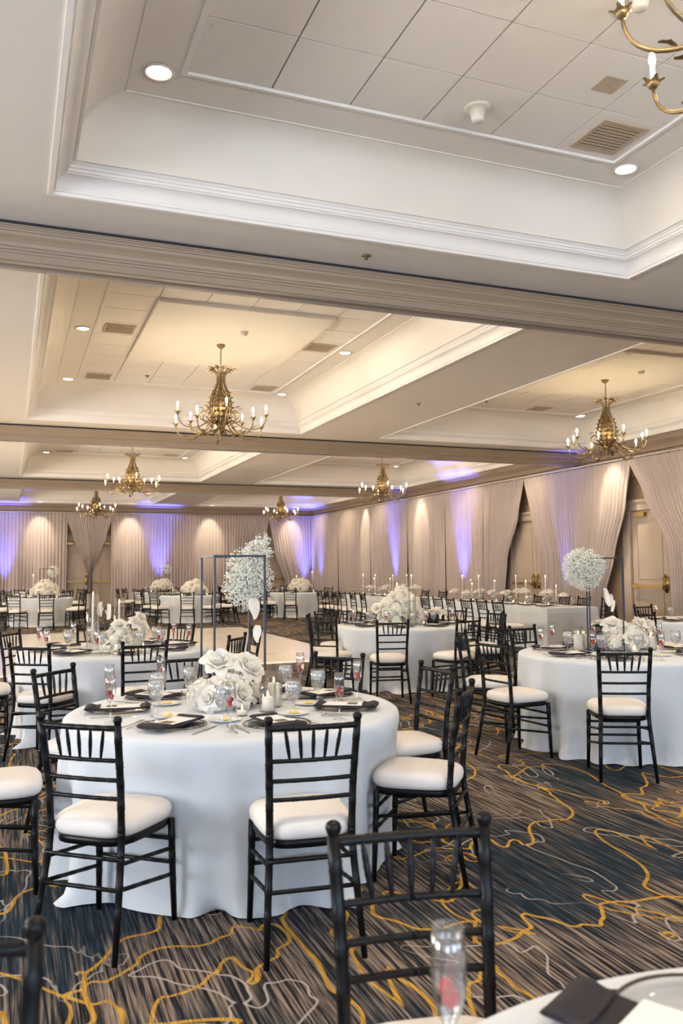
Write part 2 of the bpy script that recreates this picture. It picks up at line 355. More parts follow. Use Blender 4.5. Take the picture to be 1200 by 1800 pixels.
for x0, x1, y0, y1, ci, k in COFF:
    if ci == 1 and k == 0:
        pass
    c = MB(); ring(c, x0, x1, y0, y1, SOFF, 0); ring(c, x0, x1, y0, y1, STEP, 0)
    nflat = len(c.f)
    for sd in range(4):                               # each side apart, so that the mitres stay crisp
        vs = []
        for o, z in COVE:
            q = [(x0+o, y0+o, z), (x1-o, y0+o, z), (x1-o, y1-o, z), (x0+o, y1-o, z)]; vs += [q[sd], q[(sd+1) % 4]]
        c.add(vs, [(2*i, 2*i+1, 2*i+3, 2*i+2) for i in range(len(COVE)-1)])
    cme = c.mesh('coffer', M['cove'], True)
    for q in range(nflat): cme.polygons[q].use_smooth = False
    cf = put(cme, 'coffer', ceil); coffers[ci, k] = cf
    t = MB(); ring(t, x0, x1, y0, y1, CROWN); t.build('crown_molding', M['trimw'], cf, False)
    t = MB(); ring(t, x0, x1, y0, y1, TFR); t.build('tile_frame', M['trimw'], cf, False)
    # dark grid behind the tiles, tiles slightly proud of it
    ax0, ax1, ay0, ay1 = x0 + .815, x1 - .815, y0 + .815, y1 - .815
    g = MB(); g.add([(ax0-.02, ay0-.02, ZT+.004), (ax0-.02, ay1+.02, ZT+.004), (ax1+.02, ay1+.02, ZT+.004), (ax1+.02, ay0-.02, ZT+.004)], [(0, 1, 2, 3)])
    g.build('tile_grid', M['grid'], cf, False)
    w = (ax1 - ax0) / 6
    rows = []
    yy = ay1
    while yy > ay0 + .05:
        rows.append((max(ay0, yy - TS), yy)); yy -= TS
    panel = None
    if not (ci == 0 and k == 0):
        yc = (y0 + y1) / 2
        panel = (ax0 + w, ax1 - w, ay1 - 8 * TS, ay1 - 3 * TS)
        p = MB(); p.box((panel[0], panel[2], ZT - .055), (panel[1], panel[3], ZT + .004), 0)
        bevel_smooth(p.build('center_panel', M['cove'], cf, False), .008)
    tm = MB().box((.006, .006, 0), (w - .006, TS - .006, .012)).mesh('ceiling_tile', M['tile'], False)
    visible_far = 2 if k >= 2 else 99
    for r, (a, b) in enumerate(rows):
        if ci == 1 and k == 0: continue
        if ci == 0 and k == 0 and r > 4: continue
        if k >= 3 : continue
        if k == 2 and r > 3: continue
        for q in range(6):
            if panel and ax0 + (q + .5) * w > panel[0] and ax0 + (q + .5) * w < panel[1] and a > panel[2] - .1 and b < panel[3] + .1: continue
            o = put(tm, 'ceiling_tile', cf, (ax0 + q * w, a, ZT - .006))
            if b - a < TS - .02: o.scale = (1, (b - a) / TS, 1)
    if k >= 3 or (ci == 1 and k == 0) or (ci == 0 and k == 0) or k == 2:
        lo = ay0; hi = ay1
        if ci == 0 and k == 0: hi = rows[4][0]
        if k == 2: hi = rows[3][0]
        p = MB(); p.box((ax0, lo, ZT - .006), (ax1, hi, ZT + .002)); p.build('tile_field', M['tile'], cf, False)

# ------------------------------------------------------------------ partition beams, cornices
def extrude_x(prof, x0, x1, name, m, mi=None):
    b = MB(); n = len(prof)
    b.add([(x0, y, z) for y, z in prof] + [(x1, y, z) for y, z in prof],
          [(i, i + 1, n + i + 1, n + i) for i in range(n - 1)])
    return b.build(name, m, None, False)
def half(yc, s):
    Z = ZC
    P = [(.19, Z - .030), (.212, Z - .030), (.212, Z - .042), (.200, Z - .044), (.198, Z - .052), (.188, Z - .056), (.186, Z - .072), (.176, Z - .078),
         (.172, Z - .10), (.150, Z - .125), (.135, Z - .150), (.130, Z - .175), (.140, Z - .195), (.138, Z - .205), (.126, Z - .212), (.124, Z - .228), (.116, Z - .234), (.114, Z - .262), (.12, Z - .264), (.12, Z - .29)]
    return [(yc + s * a, z) for a, z in P]
for n, yc in enumerate(BEAMS, 1):
    left, right = half(yc, -1), half(yc, 1)
    prof = left + [(yc - .018, ZC - .29), (yc - .018, ZC - .26), (yc + .018, ZC - .26), (yc + .018, ZC - .29)] + right[::-1]
    bm = struct(extrude_x(prof, XL, 12.93, 'trim_%d' % n, M['beam']))
    g = MB(); g.box((XL, yc - .196, ZC - .032), (12.93, yc + .196, ZC + .0005)); g.build('shadow_gap', M['gap'], bm, False)
    for s in (-1, 1):
        g = MB(); g.box((XL, yc + s * .075 - .022, ZC - .296), (12.93, yc + s * .075 + .022, ZC - .2895)); g.build('track_rail', M['track'], bm, False)
    g = MB(); g.box((XL, yc - .02, ZC - .275), (12.93, yc + .02, ZC - .27)); g.build('track_slot', M['gap'], bm, False)
def cornice_prof():
    Z = ZC
    return [(.34, Z - .001), (.34, Z - .03), (.32, Z - .035), (.315, Z - .06), (.28, Z - .10), (.22, Z - .15), (.19, Z - .19), (.185, Z - .21), (.165, Z - .215), (.16, Z - .25), (.10, Z - .27), (.09, Z - .31), (.05, Z - .33), (.04, Z - .42), (0, Z - .43)]
cp = cornice_prof()
b = MB(); n = len(cp)
b.add([(XR - o, YB, z) for o, z in cp] + [(XR - o, YF - o, z) for o, z in cp], [(i, n + i, n + i + 1, i + 1) for i in range(n - 1)])
struct(b.build('trim_4', M['cornice'], None, False))
b = MB(); b.add([(XL, YF - o, z) for o, z in cp] + [(XR - o, YF - o, z) for o, z in cp], [(i, n + i, n + i + 1, i + 1) for i in range(n - 1)])
struct(b.build('trim_5', M['cornice'], None, False))

# ------------------------------------------------------------------ walls
w = MB(); w.add([(XR, YB, 0), (XR, YF, 0), (XR, YF, ZC), (XR, YB, ZC)], [(0, 1, 2, 3)]); struct(w.build('wall_right', M['wall'], None, False))
w = MB(); w.add([(XL, YF, 0), (XR, YF, 0), (XR, YF, ZC), (XL, YF, ZC)], [(0, 3, 2, 1)]); struct(w.build('wall_far', M['wall'], None, False))
w = MB(); yw = [YB] + [v for p in FILL_WINS for v in p] + [YF]
for i in range(0, len(yw), 2): w.add([(XL, yw[i], 0), (XL, yw[i+1], 0), (XL, yw[i+1], ZC), (XL, yw[i], ZC)], [(0, 3, 2, 1)])
for a, c in FILL_WINS:
    w.add([(XL, a, 0), (XL, c, 0), (XL, c, .7), (XL, a, .7)], [(0, 3, 2, 1)]); w.add([(XL, a, 3.3), (XL, c, 3.3), (XL, c, ZC), (XL, a, ZC)], [(0, 3, 2, 1)])
struct(w.build('wall_left', M['wallplain'], None, False))
for i, (a, c) in enumerate(FILL_WINS, 4):  # frames and panes of the added, unseen left windows
    f = MB()
    for y in (a, (a + c) / 2, c): f.box((XL - .06, y - .04, .7), (XL + .03, y + .04, 3.3))
    for z in (.7, 2.5, 3.3): f.box((XL - .06, a, z - .04), (XL + .03, c, z + .04))
    wo = struct(f.build('window_%d' % i, M['panef'], None, False))
    p = MB(); p.box((XL - .03, a, .7), (XL - .02, c, 3.3)); p.build('pane', M['cglass'], wo, False)
w = MB(); xw = [XL] + [v for p in WINS for v in p] + [XR]
for i in range(0, len(xw), 2): w.add([(xw[i], YB, 0), (xw[i+1], YB, 0), (xw[i+1], YB, ZC), (xw[i], YB, ZC)], [(0, 1, 2, 3)])
for a, c in WINS:
    w.add([(a, YB, 0), (c, YB, 0), (c, YB, .7), (a, YB, .7)], [(0, 1, 2, 3)]); w.add([(a, YB, 3.3), (c, YB, 3.3), (c, YB, ZC), (a, YB, ZC)], [(0, 1, 2, 3)])
struct(w.build('wall_back', M['wallplain'], None, False))
for i, (a, c) in enumerate(WINS, 1):
    f = MB()
    for x in (a, (a + c) / 2, c): f.box((x - .04, YB - .06, .7), (x + .04, YB + .03, 3.3))
    for z in (.7, 2.5, 3.3): f.box((a, YB - .06, z - .04), (c, YB + .03, z + .04))
    wo = struct(f.build('window_%d' % i, M['panef'], None, False))
    p = MB(); p.box((a, YB - .03, .7), (c, YB - .02, 3.3)); p.build('pane', M['cglass'], wo, False)
def door_pair(n, origin, rz, wleaf=1.1, hz=2.72):
    """double door in the wall: local x along the wall, local -y towards the room"""
    d = struct(put(None, 'door_%d' % n, None, origin, rz))
    f = MB()
    for s in (-1, 1): f.box((s * (wleaf + .14) - .13, -.09, 0), (s * (wleaf + .14) + .13, 0, hz + .02))
    f.box((-wleaf - .27, -.10, hz + .02), (wleaf + .27, 0, hz + .24)); f.box((-wleaf - .31, -.13, hz + .2), (wleaf + .31, 0, hz + .26))
    for s in (-1, 1): f.box((s * (wleaf + .05) - .03, -.11, 0), (s * (wleaf + .05) + .03, 0, hz))
    f.build('door_frame', M['door'], d, False)
    for s in (-1, 1):
        a, c = sorted((s * .006, s * wleaf))
        l = MB(); l.box((a, -.055, .01), (c, -.01, hz))
        for z0, z1 in ((.22, .92), (1.22, hz - .18)):
            for t in ((a + .16, c - .16),):
                l.box((t[0], -.066, z0), (t[1], -.05, z0 + .02)); l.box((t[0], -.066, z1 - .02), (t[1], -.05, z1))
                l.box((t[0], -.066, z0), (t[0] + .02, -.05, z1)); l.box((t[1] - .02, -.066, z0), (t[1], -.05, z1))
        lf = l.build('door_leaf', M['door'], d, False)
        h = MB(); h.box((a + .05, -.14, 1.03), (c - .05, -.09, 1.10)); h.box((a + .05, -.10, 1.02), (a + .12, -.05, 1.12)); h.box((c - .12, -.10, 1.02), (c - .05, -.05, 1.12))
        h.build('panic_bar', M['brass'], lf, False)
        x = s * .085
        h = MB(); h.box((x - .05, -.065, .93), (x + .05, -.05, 1.33)); h.tube([(x, -.07, .98), (x, -.15, 1.0), (x, -.15, 1.26), (x, -.07, 1.28)], .018, 8)
        h.build('pull_handle', M['brass'], lf)
        h = MB(); h.box((s * (wleaf - .32) - .16, -.14, hz - .12), (s * (wleaf - .32) + .16, -.05, hz - .03)); h.build('door_closer', M['brass'], lf, False)
    return d
door_pair(1, (XR, 13.95, 0), -PI / 2)
door_pair(2, (XR, 18.75, 0), -PI / 2)
door_pair(3, (3.0, YF, 0), 0)
door_pair(4, (10.7, YF, 0), 0)
ex = MB().box((-.16, -.05, 0), (.16, 0, .18), 0); exo = ex.build('exit_sign', M['red'], None, False)
exo.location = (XR, 13.9, 2.78); exo.rotation_euler = (0, 0, -PI / 2); tag(exo, 'small red exit sign above the double doors at right', 'exit sign')
for n, (yy, z0, z1, lab) in enumerate(((16.25, 1.2, 1.95, 'narrow dark framed picture on the wall left of the near right doors'), (20.9, 1.2, 2.1, 'dark framed picture beside the second pair of right doors'))):
    f = thing('framed_picture', lab, 'picture', (XR, yy, z0), -PI / 2)
    p = MB(); hh = z1 - z0
    p.box((-.24, -.04, 0), (.24, -.0, .04)); p.box((-.24, -.04, hh - .04), (.24, 0, hh)); p.box((-.24, -.04, 0), (-.20, 0, hh)); p.box((.20, -.04, 0), (.24, 0, hh))
    p.build('frame', M['blackm'], f, False); p = MB().box((-.21, -.02, .03), (.21, -.005, hh - .03)); p.build('print', M['mirror'], f, False)

# ------------------------------------------------------------------ drapes
ZD = 3.86
def drape(label, axis, a0, a1, left=None, right=None, off=0.0, pitch=.13, amp=.035, seed=1, zt=ZD):
    """panel hanging from its rod. axis 'x': on the far wall, 'y': on the right wall. left/right: functions of v (0 top..1 hem) for the side edges"""
    rnd = random.Random(seed)
    npl = max(4, int((a1 - a0) / pitch)); nu = npl * 6; nv = 22
    ph = [rnd.uniform(-1, 1) for _ in range(npl + 2)]; am = [rnd.uniform(.45, 1.25) for _ in range(npl + 2)]
    ph2 = rnd.uniform(0, TAU)
    def fn(u, v):
        l = left(v) if left else a0; r = right(v) if right else a1
        i = min(npl - 1, int(u * npl)); fr = u * npl - i
        A = am[i] * (1 - fr) + am[i + 1] * fr
        wob = (ph[i] * (1 - fr) + ph[i + 1] * fr) * .04 * v
        p = l + (r - l) * u + wob * min(1, (r - l) / 1.0)
        d = amp * A * math.sin(TAU * u * npl) * (.45 + .75 * min(1, v * 1.5)) + .04 * math.sin(u * 9 + ph2 + v * .8) * v + off
        z = zt * (1 - v) + .012 * v
        z += .006 * math.sin(u * npl * PI + ph2) if v == 0 else 0
        return (p, YF - .30 - d, z) if axis == 'x' else (XR - .30 - d, p, z)
    o = MB().grid(fn, nu, nv).build('curtain', M['drape'])
    return tag(o, label, 'curtain', 'sheer ivory drapes along the ballroom walls')
def ease(pts):
    """piecewise smooth interpolation of (v, pos)"""
    def f(v):
        for (v0, p0), (v1, p1) in zip(pts, pts[1:]):
            if v <= v1:
                t = (v - v0) / (v1 - v0); t = t * t * (3 - 2 * t) * .5 + t * .5; return p0 + (p1 - p0) * t
        return pts[-1][1]
    return f
# far wall
drape('far wall drape at the left picture edge, in blue light', 'x', -2.2, .35, seed=3)
drape('far wall drape with a warm light patch, left of the swagged doors', 'x', .35, 2.12, seed=4)
sw = ease([(0, 2.0), (.25, 2.35), (.5, 2.75), (.655, 2.96), (.75, 2.93), (1, 2.86)])
sr = ease([(0, 3.95), (.25, 3.65), (.5, 3.28), (.655, 3.09), (.75, 3.12), (1, 3.20)])
drape('far wall drape gathered to a knot before the double doors', 'x', 2.0, 3.95, sw, sr, off=.06, pitch=.10, amp=.03, seed=5)
drape('far wall drape right of the swagged doors, warm and blue lit', 'x', 3.86, 6.6, seed=6)
drape('far wall drape in the middle, behind the foreground black stand', 'x', 6.6, 8.9, seed=7)
drape('far wall drape pulled left of the second far doors', 'x', 8.9, 10.72, None, ease([(0, 10.72), (.4, 10.4), (.75, 10.05), (1, 10.0)]), seed=8)
drape('far wall drape in the corner, pulled right of the second far doors', 'x', 10.68, 12.72, ease([(0, 10.68), (.4, 10.95), (.75, 11.42), (1, 11.45)]), None, seed=9)
# right wall (from the far corner towards the camera)
drape('right wall drape nearest the far corner', 'y', 32.6, 35.9, seed=11)
drape('right wall drape second from the far corner, dim taupe', 'y', 29.2, 32.6, seed=12)
drape('right wall drape with a narrow bright blue column', 'y', 26.0, 29.2, seed=13)
drape('right wall drape with a warm pointed light patch', 'y', 23.3, 26.0, seed=14)
drape('right wall drape with a broad blue wash', 'y', 21.0, 23.3, seed=15)
drape('right wall drape pulled towards the far end beside the middle doors', 'y', 18.9, 21.0, ease([(0, 18.9), (.25, 19.2), (.55, 19.8), (.8, 19.95), (1, 19.95)]), None, seed=16)
drape('right wall drape between the two door openings, pulled at its far side', 'y', 16.75, 18.93, None, ease([(0, 18.9), (.25, 18.6), (.55, 18.17), (.8, 18.12), (1, 18.12)]), seed=17)
drape('right wall drape with a warm light patch left of the near doors', 'y', 14.75, 16.75, ease([(0, 14.75), (.25, 14.95), (.55, 15.4), (.8, 15.8), (1, 15.9)]), None, seed=18)
drape('right wall drape pulled aside at the near doors, right picture edge', 'y', 12.2, 14.78, None, ease([(0, 14.78), (.2, 14.35), (.5, 13.68), (.7, 13.62), (1, 13.62)]), seed=19, off=.03)
drape('right wall drape beyond the right picture edge', 'y', 8.6, 12.25, seed=20)
for nm, p0, p1, lab in (('curtain_rod', (XL, YF - .30, ZD + .035), (12.72, YF - .30, ZD + .035), 'thin drape rod along the top of the far wall drapes'),
                        ('curtain_rod', (XR - .30, 8.6, ZD + .035), (XR - .30, YF - .28, ZD + .035), 'thin drape rod along the top of the right wall drapes')):
    r = thing(nm, lab, 'curtain rod'); MB().tube([p0, p1], .014, 8).build('pole', M['cove'], r)
    d = Vector(p1) - Vector(p0)
    for t in (.15, .4, .65, .9):
        q = Vector(p0) + d * t; e = Vector((0, .30, 0)) if abs(d.x) > abs(d.y) else Vector((.30, 0, 0))
        MB().tube([q, q + e], .010, 6).build('bracket', M['cove'], r)

# ------------------------------------------------------------------ chairs
def bamboo(mb, pts, r, rings, n=7, taper=None):
    """tube through pts with small raised rings at the given fractions"""
    pts = [Vector(p) for p in pts]
    seg = [(pts[i+1]-pts[i]).length for i in range(len(pts)-1)]; tot = sum(seg)
    def at(t):
        d = t * tot
        for i, s in enumerate(seg):
            if d <= s or i == len(seg) - 1: return pts[i].lerp(pts[i+1], min(1, d / s))
            d -= s
    ts = [(0, 1)]; acc = 0
    for s in seg[:-1]: acc += s; ts.append((acc / tot, 1))
    e = .006 / tot
    for q in rings: ts += [(q - 2.4*e, 1), (q - 1.5*e, 1.13), (q, 1.0), (q + 1.5*e, 1.13), (q + 2.4*e, 1)]
    ts.append((1, 1)); ts.sort()
    mb.tube([at(max(0, min(1, t))) for t, _ in ts], [r * k * (taper(t) if taper else 1) for t, k in ts], n)
    return mb
CH = {}
def chair_meshes():
    def post(s):
        b = MB(); bamboo(b, [(-.262, s*.192, 0), (-.222, s*.180, .20), (-.190, s*.168, .38), (-.182, s*.165, .47), (-.195, s*.168, .65), (-.236, s*.178, .900)], .0150, [.2, .3, .42, .53, .64, .735, .82, .93], 8, lambda t: .82 + .18 * min(1, t * 3))
        b.lathe([(.010, .897), (.0135, .903), (.017, .912), (.0185, .921), (.016, .929), (.009, .934), (.0001, .935)], 10, (-.236, s * .178, 0)); return b
    CH['back_post'] = [post(s).mesh('back_post', M['black']) for s in (-1, 1)]
    CH['leg'] = []
    for s in (-1, 1):
        b = MB(); bamboo(b, [(.190, s*.190, 0), (.182, s*.184, .22), (.176, s*.180, .43)], .0165, [.38, .62, .82], 8, lambda t: .74 + .26 * t); CH['leg'].append(b.mesh('leg', M['black']))
    def railm(z, y, r, bow, nr, name):
        b = MB(); x = -.195 - (z - .64) * .17 if z > .64 else -.182 - max(0, z - .47) * .076
        pts = [(x - bow * (1 - (t * t)), y * t, z) for t in (-1, -.66, -.33, 0, .33, .66, 1)]
        bamboo(b, pts, r, [(k + .5) / nr for k in range(nr)], 7); return b.mesh(name, M['black'])
    CH['top_rail'] = [railm(.886, .178, .0115, .012, 6, 'top_rail')]
    CH['back_rail'] = [railm(z, y, .0088, bw, 5, 'back_rail') for z, y, bw in ((.757, .172, .012), (.678, .168, .011), (.604, .166, .010))]
    CH['spindle'] = []
    for k in range(-2, 3):
        b = MB(); x0, x1 = -.225 + .0045*abs(k)*abs(k)*.3, -.246 + .0018*k*k
        bamboo(b, [(x0, k*.046, .759), (x1 + .006, k*.056, .884)], .0058, [.2, .5, .8], 6, lambda t: .75 + .6 * math.sin(PI * t)); CH['spindle'].append(b.mesh('spindle', M['black']))
    # seat frame: rounded trapezoid band
    def outline(n, gx=0, hw=0):
        r = []
        for i in range(n):
            a = TAU * i / n; c, s = math.cos(a), math.sin(a); p = 4.2
            q = (abs(c)**p + abs(s)**p) ** (-1 / p); x = q * c; y = q * s
            r.append((.005 + x * (.195 + gx), y * (.183 + .014 * x + hw)))
        return r
    b = MB(); ol = outline(36); il = outline(36, -.03, -.03); n = 36
    vs = [(x, y, z) for z in (.412, .446) for x, y in ol] + [(x, y, z) for z in (.412, .446) for x, y in il]
    fs = []
    for i in range(n):
        j = (i + 1) % n
        fs += [(i, j, n+j, n+i), (2*n+j, 2*n+i, 3*n+i, 3*n+j), (j, i, 2*n+i, 2*n+j), (n+i, n+j, 3*n+j, 3*n+i)]
    b.add(vs, fs); CH['seat_frame'] = [b.mesh('seat_frame', M['black'])]
    b = MB(); lev = [(.95, .444), (1.02, .447), (1.065, .459), (1.08, .476), (1.06, .495), (1.00, .510), (.88, .520), (.65, .527), (.35, .531), (.0001, .532)]
    ol = outline(32); vs = [(.005 + (x - .005) * k, y * k, z) for k, z in lev for x, y in ol]; m = 32
    fs = [(i*m+k, i*m+(k+1) % m, (i+1)*m+(k+1) % m, (i+1)*m+k) for i in range(len(lev)-1) for k in range(m)]
    b.add(vs, fs); CH['seat_cushion'] = [b.mesh('seat_cushion', M['cushion'])]
    def st(p, q, name='stretcher'):
        b = MB(); bamboo(b, [p, q], .0088, [.25, .5, .75], 7); return b.mesh(name, M['black'])
    CH['stretcher'] = [st((-.200, -.170, .372), (-.200, .170, .372)), st((-.216, -.176, .262), (-.216, .176, .262)),
                       st((.178, -.181, .345), (.178, .181, .345)), st((.181, -.183, .245), (.181, .183, .245))]
    for s in (-1, 1):
        CH['stretcher'] += [st((-.196, s*.171, .355), (.178, s*.182, .305)), st((-.213, s*.176, .262), (.181, s*.184, .195))]
chair_meshes()
def joined(names, mats_of=None):
    b = MB()
    for nm in names:
        for me in CH[nm]:
            b.add([tuple(v.co) for v in me.vertices], [tuple(p.vertices) for p in me.polygons])
    return b
CH_FRAME = joined(['back_post', 'leg', 'top_rail', 'back_rail', 'spindle', 'seat_frame', 'stretcher']).mesh('chair_frame', M['black'])
KM = .966
CHGRP = 'black bamboo-style banquet chairs'
def chair(mx, my, face, label, full=True):
    mx *= KM; my *= KM
    # mx, my: ground point below the middle of the two finials; face: degrees the sitter looks
    a = math.radians(face)
    t = thing('banquet_chair', label, 'chair', (mx + .236 * math.cos(a), my + .236 * math.sin(a), 0), a, CHGRP)
    if full:
        for nm in ('back_post', 'leg', 'top_rail', 'back_rail', 'spindle', 'seat_frame', 'seat_cushion', 'stretcher'):
            for me in CH[nm]: put(me, nm, t)
    else:
        put(CH_FRAME, 'frame', t); put(CH['seat_cushion'][0], 'seat_cushion', t)
    return t
SIDES = ['front', 'front right', 'right', 'back right', 'back', 'back left', 'left', 'front left']
def side_names(cx, cy, angs):
    """name seats round a table by where they show in the picture (front = towards the camera)"""
    base = math.degrees(math.atan2(-cy, -cx)); rel = [((a - base) % 360) for a in angs]
    free = list(range(8)); out = {}
    for i in sorted(range(len(angs)), key=lambda i: abs((rel[i] / 45) - round(rel[i] / 45))):
        b = min(free, key=lambda k: min(abs(rel[i] - 45*k), 360 - abs(rel[i] - 45*k))); free.remove(b); out[i] = SIDES[b]
    return [out[i] for i in range(len(angs))]

# ------------------------------------------------------------------ tables
TABLES = {
 'T1': ((1.125, 4.43), 'the foreground round table'), 'T2': ((.93, 8.22), 'the left round table'), 'T3': ((4.90, 5.87), 'the right round table'),
 'T4': ((4.78, 10.0), 'the middle round table'), 'T5': ((8.80, 8.95), 'the right edge table'), 'T6': ((.985, .42), 'the table in the bottom right corner'),
 'F1': ((.78, 25.0), 'the far left round table'), 'F2': ((4.9, 24.6), 'the far round table past the dance floor'), 'F3': ((8.55, 25.6), 'the far round table near the corner'),
 'G1': ((1.0, 29.4), 'the rearmost left round table'), 'G2': ((4.7, 29.0), 'the rearmost middle round table'), 'G3': ((8.3, 29.8), 'the rearmost right round table')}
LONG = {'L1': ((9.52, 14.95), 'the nearer long table'), 'L2': ((9.42, 20.45), 'the farther long table')}
# chairs: (finial midpoint, facing) measured from the photograph
SEATS = {
 'T1': [((.27, 3.64), 50), ((1.15, 3.24), 83), ((2.17, 3.79), 140), ((2.47, 4.67), 184), ((2.17, 5.57), 224), ((1.15, 5.95), 278), ((.26, 5.57), 318), ((-.30, 4.60), 0)],
 'T2': [((1.06, 7.21), 92), ((.15, 7.43), 55), ((-.45, 8.25), 2), ((.0, 9.15), 330), ((.87, 9.61), 262), ((1.76, 9.30), 216), ((2.34, 8.35), 180), ((1.96, 7.61), 142)],
 'T3': [((4.17, 4.97), 63), ((3.67, 5.98), 7), ((3.96, 6.98), 318), ((4.88, 7.35), 284), ((6.0, 7.16), 238)],
 'T4': [((4.11, 8.83), 76), ((3.50, 9.52), 42), ((3.66, 10.5), 336), ((4.1, 11.15), 305), ((5.06, 8.74), 104), ((5.93, 9.35), 155), ((6.18, 9.94), 182), ((6.1, 10.95), 222)],
 'T5': [((7.80, 8.85), 352), ((8.27, 10.03), 318), ((9.15, 10.45), 276)],
}
for key in ('F1', 'F2', 'F3', 'G1', 'G2', 'G3'):
    (cx, cy), nick = TABLES[key]; rnd = random.Random(cx)
    off = {'F1': 10, 'F2': 27, 'F3': 20, 'G1': 30, 'G2': 5, 'G3': 12}[key]
    SEATS[key] = []
    for k in range(8):
        a = off + 45 * k + rnd.uniform(-5, 5); r = 1.33 + rnd.uniform(-.05, .06)
        SEATS[key].append(((cx + r * math.cos(math.radians(a)), cy + r * math.sin(math.radians(a))), a + 180 + rnd.uniform(-7, 7)))
SEATS['T6'] = [((.89, 1.83), 259)]
TZ = .765
def cloth_round(seed, R=.872, fine=True, c=(0, 0), seats=()):
    rnd = random.Random(seed); nu = 144 if fine else 64
    w = [(rnd.uniform(.4, 1), rnd.choice([7, 9, 11, 13, 16, 19]), rnd.uniform(0, TAU)) for _ in range(6)]
    w2 = [(rnd.uniform(.3, 1), rnd.choice([7, 11, 17, 23]), rnd.uniform(0, TAU)) for _ in range(4)]
    nrm = sum(a for a, _, _ in w); nrm2 = sum(a for a, _, _ in w2)
    F = [max(-1, min(1, 1.8 * sum(a * math.cos(n * TAU * i / nu + p) for a, n, p in w) / nrm)) for i in range(nu)]
    G = [sum(a * math.cos(n * TAU * i / nu + p) for a, n, p in w2) / nrm2 for i in range(nu)]
    b = MB(); vs = []; fs = []
    lev = [(0.0001, TZ), (.35, TZ), (.7, TZ), (R - .05, TZ), (R - .018, TZ - .003), (R, TZ - .014), (R + .005, TZ - .032)]
    for r, z in lev: vs += [(r * math.cos(TAU*i/nu), r * math.sin(TAU*i/nu), z) for i in range(nu)]
    nl = 16
    for j in range(1, nl + 1):
        t = j / nl
        for i in range(nu):
            f = F[i]; sharp = math.copysign(abs(f) ** .8, f)
            r = R + .005 - .022 * t ** 1.3 + .060 * t ** .9 * sharp + .020 * t * G[i]
            z = (TZ - .03) * (1 - t)
            if t > .86:                                    # hem breaks and puddles on the carpet
                k = (t - .86) / .14; r += k * k * (.030 + .085 * G[i] + .03 * f); z = max(z * (1 - k * .5), .006) if k < 1 else .006 + .010 * max(0, -G[i])
            x, y = r * math.cos(TAU*i/nu), r * math.sin(TAU*i/nu)
            for (mx, my), fa in seats:                     # the cloth gives way to the chair seats
                ca, sa = math.cos(math.radians(fa)), math.sin(math.radians(fa))
                dx, dy = x + c[0] - mx * .966 - .236 * ca, y + c[1] - my * .966 - .236 * sa
                lx, ly = dx * ca + dy * sa, -dx * sa + dy * ca
                need = .225 - lx
                if need > 0 and abs(ly) < .36 and lx > -.3:
                    wgt = max(0, min(1, (.36 - abs(ly)) / .15)); wgt = wgt * wgt * (3 - 2 * wgt)
                    wz = max(0, min(1, (.70 - z) / .18)) * (1 if z > .1 else .75 + .25 * z / .1); wz = wz * wz * (3 - 2 * wz)
                    x += ca * need * wgt * wz; y += sa * need * wgt * wz
            vs.append((x, y, z))
    rows = len(lev) + nl
    fs = [(j*nu+i, (j+1)*nu+i, (j+1)*nu+(i+1) % nu, j*nu+(i+1) % nu) for j in range(rows-1) for i in range(nu)]
    b.add(vs, fs); return b
for n, (key, ((cx, cy), nick)) in enumerate(TABLES.items()):
    lab = {'T1': 'round banquet table in the foreground under a floor length white cloth', 'T2': 'round white-clothed table at left, just behind the foreground table',
           'T3': 'round white-clothed table at right with black stand and flower cloud', 'T4': 'round white-clothed table in the middle with a tall mound of roses',
           'T5': 'round white-clothed table cut by the right picture edge near the doors', 'T6': 'white-clothed table cut off by the bottom right corner',
           'F1': 'far round white-clothed table at the left, before the drapes', 'F2': 'far round white-clothed table just past the dance floor', 'F3': 'far round white-clothed table right of the flower cloud, near the corner',
           'G1': 'rearmost round table at left, half hidden behind another', 'G2': 'rearmost round table in the middle with a small stand', 'G3': 'rearmost round table at right, half hidden'}[key]
    t = thing('round_table', lab, 'table', (cx, cy, 0), 0, 'round banquet tables')
    cloth_round(n + 3, fine=key in ('T1', 'T2', 'T3', 'T4', 'T5', 'T6'), c=(cx, cy), seats=SEATS.get(key, ())).build('tablecloth', M['cloth'], t)
    MB().lathe([(.85, TZ - .035), (.85, TZ - .008)], 40).build('tabletop', M['gilt'], t)
    MB().lathe([(.28, .005), (.06, .05), (.05, .7), (.2, TZ - .036)], 12).build('pedestal', M['blackm'], t)
